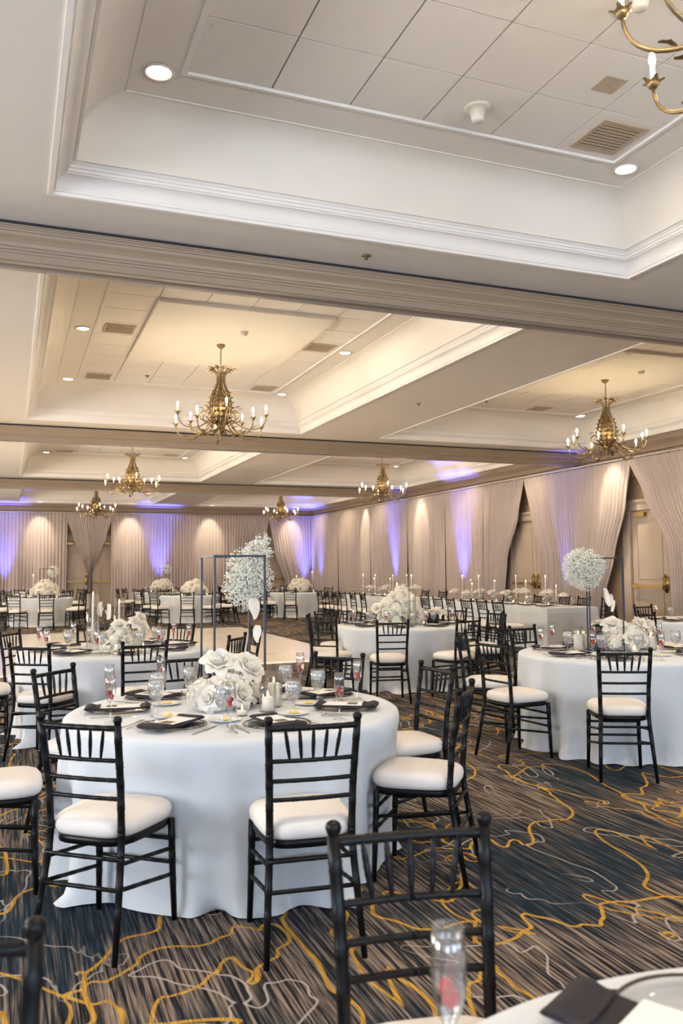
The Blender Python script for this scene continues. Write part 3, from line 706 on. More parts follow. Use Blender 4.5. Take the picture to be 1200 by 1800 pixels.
def cloth_rect(hx, hy, seed):
    rnd = random.Random(seed); b = MB(); nv = 8; P = []
    per = []
    n = 26
    for k in range(n): per.append((-hx + 2*hx*k/n, -hy, 0, -1))
    n2 = 90
    for k in range(n2): per.append((hx, -hy + 2*hy*k/n2, 1, 0))
    for k in range(n): per.append((hx - 2*hx*k/n, hy, 0, 1))
    for k in range(n2): per.append((-hx, hy - 2*hy*k/n2, -1, 0))
    m = len(per); ph = [rnd.uniform(-1, 1) for _ in range(m)]
    ph = [(ph[i-1] + ph[i] + ph[(i+1) % m]) / 3 for i in range(m)]
    vs = [(x, y, TZ) for x, y, _, _ in per]
    for j in range(1, nv + 1):
        t = j / nv
        for i, (x, y, nx_, ny_) in enumerate(per):
            cornr = math.exp(-((abs(abs(x) - hx) + abs(abs(y) - hy)) / .10) ** 2)
            d = .012 + .018 * t * ph[i] * 2 + .09 * t * cornr
            ux, uy = (nx_, ny_) if cornr < .3 else norm([math.copysign(1, x), math.copysign(1, y)])
            vs.append((x + ux * d, y + uy * d, max(.006, TZ * (1 - t))))
    fs = [(j*m+i, (j+1)*m+i, (j+1)*m+(i+1) % m, j*m+(i+1) % m) for j in range(nv) for i in range(m)]
    fs.append(tuple(range(m - 1, -1, -1))[::-1]); b.add(vs, fs); return b
LH = {'L1': (.55, 2.25), 'L2': (.55, 2.1)}
for key, ((cx, cy), nick) in LONG.items():
    t = thing('long_table', {'L1': 'long white-clothed table beside the right wall, nearer end grey in shade', 'L2': 'long white-clothed table farther along the right wall'}[key], 'table', (cx, cy, 0), 0, 'long banquet tables')
    hx, hy = LH[key]
    bevel_smooth(cloth_rect(hx, hy, 40 + len(key) + int(cx * 10)).build('tablecloth', M['cloth'], t, False), .01, 2)
    MB().box((-hx + .01, -hy + .01, TZ - .03), (hx - .01, hy - .01, TZ - .006)).build('tabletop', M['gilt'], t, False)
    for x in (-1, 1):
        for y in (-1, 1): MB().tube([(x * (hx - .1), y * (hy - .1), 0), (x * (hx - .1), y * (hy - .1), TZ - .03)], .02, 6).build('leg', M['blackm'], t)

for key, seats in SEATS.items():
    (cx, cy), nick = TABLES[key]
    angs = [math.degrees(math.atan2(y - cy, x - cx)) for (x, y), _ in seats]
    if key == 'T6': continue
    for ((x, y), f), nm in zip(seats, side_names(cx, cy, angs)):
        if key[0] == 'T': chair(x, y, f, 'black bamboo-style chair with ivory cushion at the %s of %s' % (nm, nick))
        elif not (key == 'F3' and nm in ('right', 'front right')): chair(x, y, f, 'small black chair at the %s of %s' % (nm, nick), False)
chair(.89, 1.83, 259, 'blurred black chair back in the foreground, at the bottom right corner table')
chair(-.135, 1.57, 265, 'blurred black chair cut off by the bottom left corner')
ORD = ['first', 'second', 'third', 'fourth', 'fifth', 'sixth', 'seventh']
for i, y in enumerate((13.04, 13.60, 14.17, 14.80, 15.33, 15.90)):
    chair(8.15, y, 0 + random.uniform(-5, 5), '%s black chair from the camera along the near side of the nearer long table' % ORD[i], False)
for i, y in enumerate((13.2, 13.92, 14.55, 15.45, 16.7)):
    chair(10.72, y, 180 + random.uniform(-6, 6), '%s black chair from the camera on the wall side of the nearer long table' % ORD[i], False)
for i, y in enumerate((19.05, 19.70, 20.38, 20.98, 21.60, 22.15)):
    chair(8.05, y, 0 + random.uniform(-5, 5), '%s black chair from the camera along the near side of the farther long table' % ORD[i], False)
for i, y in enumerate((19.6, 20.6, 21.7)):
    chair(10.6, y, 180 + random.uniform(-6, 6), '%s black chair from the camera on the wall side of the farther long table' % ORD[i], False)

# ------------------------------------------------------------------ place settings
def flat_ring(mb, r0, r1, z, n=28, mi=0):
    mb.add([(r*math.cos(TAU*k/n), r*math.sin(TAU*k/n), z) for r in (r0, r1) for k in range(n)], [(k, (k+1) % n, n+(k+1) % n, n+k) for k in range(n)], mi)
PS = {}
PS['plate'] = MB().lathe([(.0001, .004), (.085, .004), (.10, .006), (.150, .013), (.160, .014), (.160, .011), (.10, .002), (.0001, .001)], 32).mesh('dish', M['plate'])
PS['rim'] = MB().lathe([(.156, .0145), (.1625, .0155), (.1635, .0125), (.158, .0115)], 40, cap=False).mesh('rim', M['rimdark'])
def napkin_mesh():
    b = MB()
    # pocket-folded napkin: long soft slab with a raised fold at each end (long axis = local x, outwards)
    def slab(x0, x1, hw, z0, th, seed):
        def fn(u, v):
            x = x0 + (x1 - x0) * u; a = TAU * v
            c, s = math.cos(a), math.sin(a); p = 5
            q = (abs(c)**p + abs(s)**p) ** (-1 / p)
            e = 1 - .25 * max(0, abs(2*u - 1) - .9) * 10
            return (x + .006 * math.sin(9 * v + seed), q * c * hw, z0 + th * .5 + q * s * th * .5 * e + .004 * math.sin(u * 7 + seed))
        b.grid(fn, 14, 20)
        n = 21
        b.add([fn(0, k / 20) for k in range(20)], [tuple(range(20))]); b.add([fn(1, k / 20) for k in range(20)], [tuple(range(19, -1, -1))])
    slab(-.155, .165, .068, .015, .012, 1); slab(.095, .168, .070, .025, .011, 3); slab(-.158, -.118, .070, .025, .010, 5)
    return b.mesh('napkin', M['napkin'])
PS['napkin'] = napkin_mesh()
PS['card'] = MB().box((-.112, -.056, .0285), (.092, .056, .0305)).mesh('menu_card', M['card'], False)
PS['cardblock'] = MB().box((.010, -.030, .0305), (.062, .030, .0312)).mesh('printed_block', M['cardprint'], False)
def goblet():
    b = MB(); b.lathe([(.036, .0), (.036, .002), (.012, .006), (.0045, .014), (.004, .05), (.006, .064), (.018, .074), (.034, .095), (.0405, .125), (.0415, .150), (.0385, .185), (.0375, .185), (.040, .15), (.039, .125), (.032, .096), (.016, .077)], 20, cap=False)
    w = MB(); w.lathe([(.0001, .077), (.016, .0785), (.031, .097), (.0385, .126), (.0388, .132)], 16, cap=False)
    i = MB(); i.lathe([(.0386, .132), (.0396, .150), (.038, .172), (.02, .176), (.0001, .175)], 16, cap=False)
    return b.mesh('glass', M['glass']), w.mesh('water', M['water']), i.mesh('ice', M['ice'])
def flute():
    b = MB(); b.lathe([(.031, 0), (.031, .002), (.010, .006), (.004, .014), (.0035, .075), (.006, .088), (.016, .106), (.0235, .135), (.026, .165), (.025, .195), (.0225, .228), (.0215, .228), (.0245, .19), (.0245, .165), (.022, .135), (.014, .108), (.004, .094)], 18, cap=False)
    r = MB(); r.ball((.004, .003, .126), .0125, 8, 6, (1, 1, 1.15)); r2 = MB(); r2.ball((-.006, -.004, .147), .0115, 8, 6, (1, 1, 1.1))
    return b.mesh('glass', M['glass']), r.mesh('raspberry', M['berry']), r2.mesh('raspberry', M['berry'])
PS['goblet'] = goblet(); PS['flute'] = flute()
def knife():
    b = MB(); b.grid(lambda u, v: (-.115 + .23*u, (v - .5) * (.009 if u < .45 else .014 * (1 - .6 * max(0, (u - .8) / .2) ** 2)), .0025 + .0022 * math.sin(PI * v)), 14, 4); return b.mesh('knife', M['steel'])
def fork():
    b = MB(); b.grid(lambda u, v: (-.10 + .14*u, (v - .5) * (.010 - .005 * math.sin(PI * u) if u < .8 else .010 + .012 * (u - .8) / .2), .0025 + .002 * math.sin(PI * v) + .004 * u), 10, 3)
    for k in range(4): b.box((.04, -.0105 + k*.0060, .006), (.092, -.0105 + k*.0060 + .0028, .0085))
    return b.mesh('fork', M['steel'])
PS['knife'] = knife(); PS['fork'] = fork()
PS['bread'] = MB().lathe([(.0001, .003), (.045, .003), (.055, .005), (.078, .013), (.079, .011), (.05, .001), (.0001, .001)], 28).mesh('dish', M['china'])
PS['butter'] = MB().ball((0, 0, .010), .017, 8, 5, (1.6, .9, .5)).mesh('butter', M['butter'])
def polar(c, ang, r): return (c[0] + r * math.cos(math.radians(ang)), c[1] + r * math.sin(math.radians(ang)))
def setting(key, ang, nm, full=True, glasses=True, jit=0):
    (cx, cy), nick = TABLES[key]; c = (cx, cy); at = '%s place of %s' % (nm, nick); rnd = random.Random(ang * 7 + cx)
    ang += rnd.uniform(-2, 2); rz = math.radians(ang); z = TZ + .001
    x, y = polar(c, ang, .60)
    p = thing('charger_plate', 'clear glass charger with dark rim at the ' + at, 'plate', (x, y, z), rz, 'glass charger plates'); put(PS['plate'], 'dish', p); put(PS['rim'], 'rim', p)
    rn = rz + rnd.uniform(-.18, .18)
    n = tag(put(PS['napkin'], 'napkin', None, (x, y, z), rn), 'folded black napkin at the ' + at, 'napkin', 'folded black napkins')
    m = thing('menu_card', 'white menu card on the napkin at the ' + at, 'menu', (x, y, z), rn, 'menu cards'); put(PS['card'], 'card', m); put(PS['cardblock'], 'printed_block', m)
    if glasses:
        for nmn, da, r, lab, cat, grp, parts in (('water_goblet', 22, .45, 'stemmed goblet of iced water at the ', 'goblet', 'iced water goblets', ('glass', 'water', 'ice')), ('champagne_flute', 26.5, .685, 'champagne flute with raspberries at the ', 'champagne glass', 'flutes with raspberries', ('glass', 'raspberry', 'raspberry'))):
            gx, gy = polar(c, ang + da + rnd.uniform(-2.5, 2.5), r + rnd.uniform(-.02, .02))
            g = thing(nmn, lab + at, cat, (gx, gy, z), rnd.uniform(0, 6), grp)
            for q, me in zip(parts, PS['goblet' if nmn[0] == 'w' else 'flute']): put(me, q, g)
    if full:
        kx, ky = polar(c, ang + 16.5, .64)
        tag(put(PS['knife'], 'table_knife', None, (kx, ky, z), rz + PI + rnd.uniform(-.1, .1)), 'steel table knife at the ' + at, 'knife', 'table knives')
        for i, d in enumerate((-16.5, -20)):
            fx, fy = polar(c, ang + d, .64)
            tag(put(PS['fork'], 'table_fork', None, (fx, fy, z), rz + PI + rnd.uniform(-.1, .1)), ('%s steel fork at the ' % ('inner', 'outer')[i]) + at, 'fork', 'table forks')
        bx, by = polar(c, ang - 26, .40)
        b = thing('bread_plate', 'small white bread plate with butter at the ' + at, 'plate', (bx, by, z), rz, 'bread plates'); put(PS['bread'], 'dish', b); put(PS['butter'], 'butter', b)
ANG = {'T1': [225, 276, 331, 15, 50, 88, 126, 168]}
for key in ('T1', 'T2', 'T3', 'T4', 'T5'):
    (cx, cy), nick = TABLES[key]
    angs = ANG.get(key) or [math.degrees(math.atan2(y - cy, x - cx)) for (x, y), _ in SEATS[key]]
    if key == 'T2': angs = [-88, -45, 0, 48, 92, 135, 180, 226]
    if key == 'T3': angs = [228, 187, 134, 90, 45, -4, -50]
    if key == 'T4': angs = [244, 200, 155, 110, 65, 20, -25, -70]
    if key == 'T5': angs = [195, 150, 240]
    for a, nm in zip(angs, side_names(cx, cy, angs)): setting(key, a, nm, full=key in ('T1', 'T3') or (key == 'T2' and nm in ('front', 'front right', 'front left', 'right', 'left')))
# the blurred place on the corner table
z = TZ + .001
p = thing('charger_plate', 'clear glass charger on the bottom right corner table', 'plate', (1.05, 1.06, z), 0, 'glass charger plates'); put(PS['plate'], 'dish', p); put(PS['rim'], 'rim', p)
tag(put(PS['napkin'], 'napkin', None, (.935, 1.055, z), math.radians(118)), 'blurred black napkin on the bottom right corner table', 'napkin', 'folded black napkins')
m = thing('menu_card', 'blurred white menu card on the bottom right corner table', 'menu', (.965, 1.03, z), math.radians(118), 'menu cards'); put(PS['card'], 'card', m)
g = thing('champagne_flute', 'blurred champagne flute with raspberry in the bottom foreground', 'champagne glass', (.585, 1.085, z), 0, 'flutes with raspberries')
for q, me in zip(('glass', 'raspberry', 'raspberry'), PS['flute']): put(me, q, g)
tag(put(PS['fork'], 'table_fork', None, (1.21, 1.05, z), math.radians(-60)), 'blurred steel fork at the bottom right picture corner', 'fork', 'table forks')
# far tables: napkins and goblets only
for key in ('F1', 'F2', 'F3', 'G1', 'G2', 'G3'):
    (cx, cy), nick = TABLES[key]
    angs = [math.degrees(math.atan2(y - cy, x - cx)) for (x, y), _ in SEATS[key]]
    for a, nm in zip(angs, side_names(cx, cy, angs)):
        x, y = polar((cx, cy), a, .60)
        tag(put(PS['napkin'], 'napkin', None, (x, y, z), math.radians(a)), 'tiny black napkin at the %s of %s' % (nm, nick), 'napkin', 'folded black napkins')
        gx, gy = polar((cx, cy), a + 22, .5)
        g = thing('water_goblet', 'tiny water goblet at the %s of %s' % (nm, nick), 'goblet', (gx, gy, z), 0, 'iced water goblets')
        for q, me in zip(('glass', 'water', 'ice'), PS['goblet']): put(me, q, g)
for key, ys_, side, sx in (('L1', (13.04, 13.60, 14.17, 14.80, 15.33, 15.90), 'near side', -1), ('L1', (13.2, 13.92, 14.55, 15.45, 16.7), 'wall side', 1), ('L2', (19.05, 19.70, 20.38, 20.98, 21.60, 22.15), 'near side', -1)):
    (cx, cy), nick = LONG[key]
    for i, y in enumerate(ys_):
        tag(put(PS['napkin'], 'napkin', None, (cx + sx * .36, y, z), 0 if sx > 0 else PI), '%s black napkin from the camera on the %s of %s' % (ORD[i], side, nick), 'napkin', 'folded black napkins')
        g = thing('water_goblet', '%s goblet from the camera on the %s of %s' % (ORD[i], side, nick), 'goblet', (cx + sx * .26, y + .16 * -sx, z), 0, 'iced water goblets')
        for q, me in zip(('glass', 'water', 'ice'), PS['goblet']): put(me, q, g)

# ------------------------------------------------------------------ flowers
def petal(mb, base, out, up, ln, wd, curl, mi=0):
    """cupped petal: base point, outward direction, up vector"""
    o = Vector(out).normalized(); u = Vector(up).normalized(); s = o.cross(u).normalized(); B = Vector(base)
    def fn(a, t):
        w = wd * math.sin(PI * (.12 + .80 * t)) ** .7 * (a - .5) * 2
        h = ln * t; bend = curl * t * t
        c = 1 - 4 * (a - .5) ** 2
        return B + u * (h * math.cos(bend)) + o * (h * math.sin(bend) + .18 * wd * c) + s * w + u * (.05 * ln * math.sin(a * 9))
    mb.grid(fn, 4, 4, mi)
def rose_mesh(seed, open_=1.0):
    b = MB(); rnd = random.Random(seed)
    b.ball((0, 0, .012), .016, 8, 5, (1, 1, 1.3))
    for ring_, (n, r, ln, wd, curl, z) in enumerate(((3, .006, .034, .020, .15, .004), (5, .012, .036, .025, .45, .002), (6, .018, .038, .029, .85, -.002), (7, .022, .040, .032, 1.25, -.008))):
        for k in range(n):
            a = TAU * (k + rnd.uniform(-.15, .15)) / n + ring_ * .7
            petal(b, (r*math.cos(a), r*math.sin(a), z), (math.cos(a), math.sin(a), 0), (0, 0, 1), ln * rnd.uniform(.9, 1.1), wd, curl * open_ * rnd.uniform(.85, 1.15))
    return b.mesh('rose', M['petal'])
ROSE = [rose_mesh(1), rose_mesh(2, 1.25), rose_mesh(3, .85)]
def hydrangea_mesh(seed):
    b = MB(); rnd = random.Random(seed); b.ball((0, 0, 0), .040, 10, 6)
    for k in range(70):
        zc = 1 - 1.75 * (k + .5) / 70; a = k * 2.39996; rr = math.sqrt(max(0, 1 - zc * zc)); d = Vector((rr*math.cos(a), rr*math.sin(a), zc))
        R = .048 + rnd.uniform(-.004, .008); e1 = d.orthogonal().normalized(); e1.rotate(Matrix.Rotation(rnd.uniform(0, 6), 3, d)); e2 = d.cross(e1); C = d * R
        for q in range(4):
            p = e1 * math.cos(TAU*q/4) + e2 * math.sin(TAU*q/4); s = d.cross(p); L = .0125
            b.add([C, C + p*L*.5 + s*L*.45 + d*.003, C + p*L + d*.005, C + p*L*.5 - s*L*.45 + d*.003], [(0, 1, 2, 3)])
    return b.mesh('hydrangea', M['hydr'])
HYD = [hydrangea_mesh(5), hydrangea_mesh(6)]
def anthurium_mesh():
    b = MB()
    b.grid(lambda u, v: ((u - .5) * .075 * math.sin(PI * min(1, .08 + v * .92)) ** .6 * (1.25 - v * .6), .012 * math.cos(u * PI * 2), .115 * (v - .15)), 8, 8)
    b.tube([(0, -.004, .0), (0, -.022, .05)], .0045, 6); return b.mesh('anthurium', M['petal'])
ANTH = anthurium_mesh()
def floret_cloud(seed, blobs, n, r0=.0036, mi=None):
    """many tiny blossoms scattered in overlapping blobs + thin twigs"""
    rnd = random.Random(seed); b = MB(); tw = MB()
    tot = sum(w for *_, w in blobs)
    for bx, by, bz, br, w in blobs:
        m = int(n * w / tot)
        for k in range(m):
            d = Vector((rnd.gauss(0, 1), rnd.gauss(0, 1), rnd.gauss(0, 1))).normalized(); q = br * (rnd.random() ** .38) * (1 + .06 * math.sin(d.x * 9) * math.sin(d.z * 7))
            p = Vector((bx, by, bz)) + d * q; r = r0 * rnd.uniform(.7, 1.35)
            e1 = d.orthogonal().normalized(); e2 = d.cross(e1)
            b.add([p + e1*r, p + e2*r, p - e1*r, p - e2*r, p + d*r*.9, p - d*r*.9], [(0,1,4),(1,2,4),(2,3,4),(3,0,4),(1,0,5),(2,1,5),(3,2,5),(0,3,5)])
            if k % 6 == 0:
                tw.add([p, Vector((bx, by, bz)) + d * q * .35 + e1 * .0015, Vector((bx, by, bz)) + d * q * .35 - e1 * .0015], [(0, 1, 2)])
    return b, tw
def breath_cloud(label, loc, blobs, n, seed, group='baby breath flower clouds', r0=.0036, anth=(), sc=1.0, dark=False):
    t = thing('flower_cloud', label, 'flowers', loc, 0, group)
    b, tw = floret_cloud(seed, blobs, n, r0); o = b.build('blossoms', M['breath'], t, False); o['kind'] = 'stuff'
    o = tw.build('twigs', M['stemb'], t, False); o['kind'] = 'stuff'
    for (x, y, z_, rx, rz_, s) in anth:
        a = put(ANTH, 'anthurium', t, (x, y, z_), None, s, (rx, 0, rz_))
    return t
def stand(label, c, size, rz, h=.815, r=.0055, zb=TZ):
    t = thing('frame_stand', label, 'stand', (c[0], c[1], zb + .001), rz, 'black metal frame stands'); s = size / 2
    corners = [(-s, -s), (s, -s), (s, s), (-s, s)]
    for x, y in corners: MB().box((x - r, y - r, 0), (x + r, y + r, h)).build('post', M['blackm'], t, False)
    for zz in (0, h - 2*r):
        for i in range(4):
            a, q = corners[i], corners[(i + 1) % 4]
            MB().box((min(a[0], q[0]) - r, min(a[1], q[1]) - r, zz), (max(a[0], q[0]) + r, max(a[1], q[1]) + r, zz + 2*r)).build('rail', M['blackm'], t, False)
    return t
def flame(parent, z, s=1.0):
    MB().lathe([(.0001, z), (.0042*s, z + .006*s), (.0052*s, z + .012*s), (.003*s, z + .022*s), (.0001, z + .032*s)], 8).build('flame', M['flame'], parent)
def pillar(label, loc, r=.034, h=.10, gr=.048, gh=.17):
    t = thing('pillar_candle', label, 'candle', loc, 0, 'pillar candles in glass cylinders')
    MB().lathe([(.0001, .006), (r, .006), (r, h - .004), (r - .005, h), (r*.4, h - .006), (.0001, h - .008)], 20).build('wax', M['wax'], t)
    MB().tube([(0, 0, h - .008), (.001, 0, h + .006)], .0012, 5).build('wick', M['blackm'], t)
    flame(t, h + .002)
    MB().lathe([(.0001, .001), (gr, .001), (gr, gh), (gr - .003, gh), (gr - .003, .005), (.0001, .005)], 28).build('glass_cylinder', M['cglass'], t)
    return t
TAPER = {}
def taper(label, loc, h=.40, gr=.05, gh=.50, flameup=None):
    t = thing('taper_candle', label, 'candle', loc, 0, 'taper candles in tall glass cylinders')
    k = (round(h, 2), round(gr, 3), round(gh, 2))
    if k not in TAPER:
        TAPER[k] = (MB().lathe([(.0001, .10), (.0105, .10), (.0095, h - .004), (.006, h), (.0001, h)], 10).mesh('wax', M['wax']),
                    MB().lathe([(.026, .006), (.026, .010), (.007, .016), (.006, .07), (.014, .085), (.017, .12), (.0135, .12)], 12, cap=False).mesh('glass_holder', M['glass']),
                    MB().lathe([(.0001, .001), (gr, .001), (gr, gh), (gr - .003, gh), (gr - .003, .005), (.0001, .005)], 24).mesh('glass_cylinder', M['cglass']),
                    MB().lathe([(.0001, h + .002), (.005, h + .010), (.006, h + .018), (.003, h + .03), (.0001, h + .042)], 8).mesh('flame', M['flame']))
    for nm, me in zip(('wax', 'glass_holder', 'glass_cylinder', 'flame'), TAPER[k]): put(me, nm, t)
    return t
VOT = (MB().lathe([(.0001, .001), (.030, .001), (.033, .05), (.030, .05), (.027, .006), (.0001, .006)], 16).mesh('glass_cup', M['cglass']),
       MB().lathe([(.0001, .007), (.025, .007), (.026, .026), (.0001, .026)], 14).mesh('wax', M['wax']),
       MB().lathe([(.0001, .026), (.004, .032), (.0048, .038), (.003, .046), (.0001, .056)], 8).mesh('flame', M['flame']))
def votive(label, loc):
    t = thing('votive_candle', label, 'candle', loc, 0, 'votive candles')
    for nm, me in zip(('glass_cup', 'wax', 'flame'), VOT): put(me, nm, t)
def bouquet(label, loc, items, seed=1):
    """items: (kind, x, y, z, scale)"""
    t = thing('floral_centerpiece', label, 'flowers', loc, 0, 'white rose centerpieces'); rnd = random.Random(seed)
    MB().lathe([(.06, .001), (.075, .004), (.085, .05), (.08, .055), (.0001, .05)], 16).build('bowl', M['china'], t)
    for kind, x, y, zz, s in items:
        tilt = Vector((x, y, max(.02, zz - .02))).normalized()
        if zz > .18 and kind == 'r': tilt = Vector((x, y - .22, .20)).normalized()
        q = tilt.to_track_quat('Z', 'Y').to_euler()
        if kind == 'h': o = put(HYD[rnd.randrange(2)], 'hydrangea', t, (x, y, zz), None, s, q)
        elif kind == 'r': o = put(ROSE[rnd.randrange(3)], 'rose', t, (x, y, zz), None, s, q)
        else: o = put(ANTH, 'anthurium', t, (x, y, zz), None, s, (rnd.uniform(-.5, .1), rnd.uniform(-.5, .5), rnd.uniform(0, 6)))
        if kind != 'h' and zz > .13: MB().tube([(x, y, zz - .01), (x * .5, y * .5, .06)], .0022, 5).build('stem', M['stem'], t)
    return t
def mound(n, R, H, seed, kinds='rrh', s=(.9, 1.25)):
    rnd = random.Random(seed); out = []
    for k in range(n):
        f = (k + .5) / n; zc = 1 - f; a = k * 2.39996 + rnd.uniform(-.2, .2); rr = math.sqrt(1 - zc * zc)
        out.append((kinds[rnd.randrange(len(kinds))], R * rr * math.cos(a), R * rr * math.sin(a), 0, rnd.uniform(*s)))
        kd, px_, py_, _, sz = out[-1]; out[-1] = (kd, px_, py_, max((.060 if kd == 'h' else .046) * sz, .05 + H * zc * rnd.uniform(.85, 1.1)), sz)
    return out
# foreground table
c1 = TABLES['T1'][0]
stand('tall black metal frame stand on the foreground round table', (1.165, 4.63), .285, math.radians(2))
breath_cloud('airy baby breath cloud with a white anthurium, on the foreground black stand', (1.262, 4.735, 1.485),
             [(.01, 0, .02, .128, 1.0), (.05, .0, -.03, .128, .9), (-.02, .0, -.08, .115, .7), (.075, 0, .11, .085, .40), (.105, .01, .18, .055, .12), (.145, 0, .11, .035, .05), (.02, 0, -.15, .07, .2)], 3600, 21, r0=.0050,
             anth=((.012, -.12, -.165, PI - .25, .35, 1.05), (.052, -.11, -.315, PI - .1, -1.0, .85)))
bouquet('white roses and hydrangeas in the center of the foreground round table', (c1[0] - .06, c1[1] + .0, TZ + .001),
        [('h', -.125, -.03, .085, 1.35), ('h', -.03, -.10, .087, 1.4), ('h', .07, -.06, .09, 1.45), ('h', .10, .06, .085, 1.3), ('h', -.08, .08, .085, 1.3), ('h', .0, .0, .115, 1.3),
         ('r', .135, -.035, .085, 1.3), ('r', .06, -.12, .08, 1.25), ('r', -.10, -.11, .07, 1.2), ('r', -.02, .04, .235, 1.55), ('r', .135, .03, .200, 1.7), ('r', .03, -.06, .125, 1.4), ('r', -.05, -.03, .125, 1.2)])
pillar('taller white pillar candle in a glass cylinder on the foreground table', (c1[0] + .20, c1[1] - .06, TZ + .001), .033, .125, .048, .195)
pillar('shorter white pillar candle in glass at the front of the foreground table', (c1[0] + .125, c1[1] - .20, TZ + .001), .030, .075, .044, .15)
pillar('white pillar candle behind the roses of the foreground table', (c1[0] + .02, c1[1] + .27, TZ + .001), .033, .12, .048, .18)
votive('votive candle in front of the roses on the foreground table', (c1[0] - .03, c1[1] - .27, TZ + .001))
# left table behind
c2 = TABLES['T2'][0]
taper('taller taper candle in a glass cylinder on the left round table', (c2[0] - .21, c2[1] - .05, TZ + .001), .50, .058, .52)
taper('shorter taper candle in a glass cylinder on the left round table', (c2[0] + .05, c2[1] + .12, TZ + .001), .42, .05, .47)
bouquet('low white floral arrangement with upright anthuriums on the left round table', (c2[0] + .03, c2[1] - .05, TZ + .001),
        mound(14, .15, .13, 31) + [('r', .15, -.02, .24, 1.2), ('r', .21, -.03, .20, 1.3), ('r', .20, .05, .28, 1.2), ('r', .0, .0, .22, 1.2), ('a', -.10, 0, .30, 1.3), ('a', -.17, .02, .33, 1.3)])
votive('votive candle before the flowers of the left round table', (c2[0] - .02, c2[1] - .26, TZ + .001)); votive('votive candle right of the flowers of the left round table', (c2[0] + .24, c2[1] - .15, TZ + .001))
# right table
c3 = TABLES['T3'][0]
stand('tall black metal frame stand on the right round table', (4.93, 6.10), .30, math.radians(48))
breath_cloud('round baby breath cloud hanging on the right table stand', (4.70, 6.10, 1.485), [(0, 0, 0, .185, 1), (.03, 0, -.05, .15, .5), (-.06, 0, .05, .13, .4), (.09, -.03, .03, .11, .3), (-.11, .03, -.06, .07, .12)], 4200, 22, r0=.0062,
             anth=((.12, -.13, -.19, PI - .3, .6, 1.0), (.16, -.13, -.24, PI - .2, -.7, 1.0), (.19, -.14, -.29, PI + .1, 1.3, .9)))
bouquet('low white roses in the center of the right round table', (c3[0] + .14, c3[1] + .12, TZ + .001), mound(16, .17, .13, 33) + [('r', .16, .0, .21, 1.6), ('r', .22, -.04, .20, 1.5), ('r', -.10, .05, .22, 1.5), ('r', -.02, .05, .20, 1.4)])
pillar('glowing pillar candle in glass left of the right table stand', (c3[0] - .24, c3[1] + .28, TZ + .001), .040, .14, .055, .21)
pillar('shorter glowing pillar candle behind the right table stand', (c3[0] - .10, c3[1] + .38, TZ + .001), .036, .13, .05, .19)
pillar('pillar candle in glass right of the roses on the right table', (c3[0] + .33, c3[1] + .02, TZ + .001), .038, .12, .05, .165)
votive('votive candle in front of the roses on the right table', (c3[0] + .07, c3[1] - .08, TZ + .001))
t = thing('table_sign', 'black arched table sign beside the roses on the right table', 'table sign', (c3[0] - .13, c3[1] + .15, TZ + .001), math.radians(-38))
b = MB(); pts = [(-.055, 0)] + [(.055 * -math.cos(a), .105 + .055 * math.sin(a)) for a in [PI * k / 14 for k in range(15)]] + [(.055, 0)]
nn = len(pts); b.add([(x, -.006, zz) for x, zz in pts] + [(x, .006, zz) for x, zz in pts], [tuple(range(nn)), tuple(range(2*nn-1, nn-1, -1))] + [(i, nn+i, nn+(i+1) % nn, (i+1) % nn) for i in range(nn)])
b.build('arch_panel', M['blackm'], t, False); MB().box((-.05, -.03, 0), (.05, .03, .012)).build('foot', M['blackm'], t, False)
# middle table
c4 = TABLES['T4'][0]
bouquet('tall mound of white roses on the middle round table', (c4[0] - .02, c4[1] + .0, TZ + .001), mound(44, .26, .36, 41, 'rrrh', (1.1, 1.5)) + [('r', -.33, 0, .22, 1.3), ('r', .30, -.05, .14, 1.5)])
taper('taper candle in front of the rose mound on the middle table', (c4[0] - .0, c4[1] - .32, TZ + .001), .36, .05, .46)
taper('taper candle behind the rose mound on the middle table', (c4[0] + .10, c4[1] + .33, TZ + .001), .50, .05, .56)
votive('left votive candle before the rose mound of the middle table', (c4[0] - .18, c4[1] - .36, TZ + .001)); votive('right votive candle before the rose mound of the middle table', (c4[0] + .16, c4[1] - .33, TZ + .001))
t = thing('flower_pot', 'black bowl of white flowers right of the rose mound, middle table', 'vase', (c4[0] + .36, c4[1] - .20, TZ + .001))
MB().lathe([(.04, .001), (.075, .02), (.09, .07), (.08, .12), (.06, .15), (.0001, .14)], 18).build('bowl', M['blackm'], t)
for k in range(5): put(ROSE[k % 3], 'rose', t, (.06 + .05 * math.cos(k * 1.3), .0 + .05 * math.sin(k * 1.3), .14 + .02 * (k % 2)), k, 1.5)
c5 = TABLES['T5'][0]
bouquet('white flowers on the right edge table', (c5[0] + .1, c5[1], TZ + .001), mound(12, .18, .16, 51))
# far tables
for i, (key, lab) in enumerate((('F1', 'white flower mound on the far left round table'), ('F2', 'white flower mound on the far table past the dance floor'), ('F3', 'white flower mound on the far table near the corner'), ('G2', 'white flower mound on the rearmost middle table'), ('G1', 'white flower mound on the rearmost left table'))):
    (cx, cy), nick = TABLES[key]
    bouquet(lab, (cx + .1, cy - .1, TZ + .001), mound(30, .34, .34, 60 + i, 'rrh', (1.5, 2.2)))
    for q, (dx, dy) in enumerate(((-.30, -.42), (.42, -.40))): votive('%s votive candle on %s' % (('left', 'right')[q], nick), (cx + dx, cy + dy, TZ + .001))
taper('tall taper candle on the far left round table', (TABLES['F1'][0][0] - .20, 24.8, TZ + .001), .62, .05, .45)
taper('left tall taper candle on the far corner table', (TABLES['F3'][0][0] - .05, 25.5, TZ + .001), .50, .05, .45); taper('right tall taper candle on the far corner table', (TABLES['F3'][0][0] + .45, 25.4, TZ + .001), .62, .05, .45)
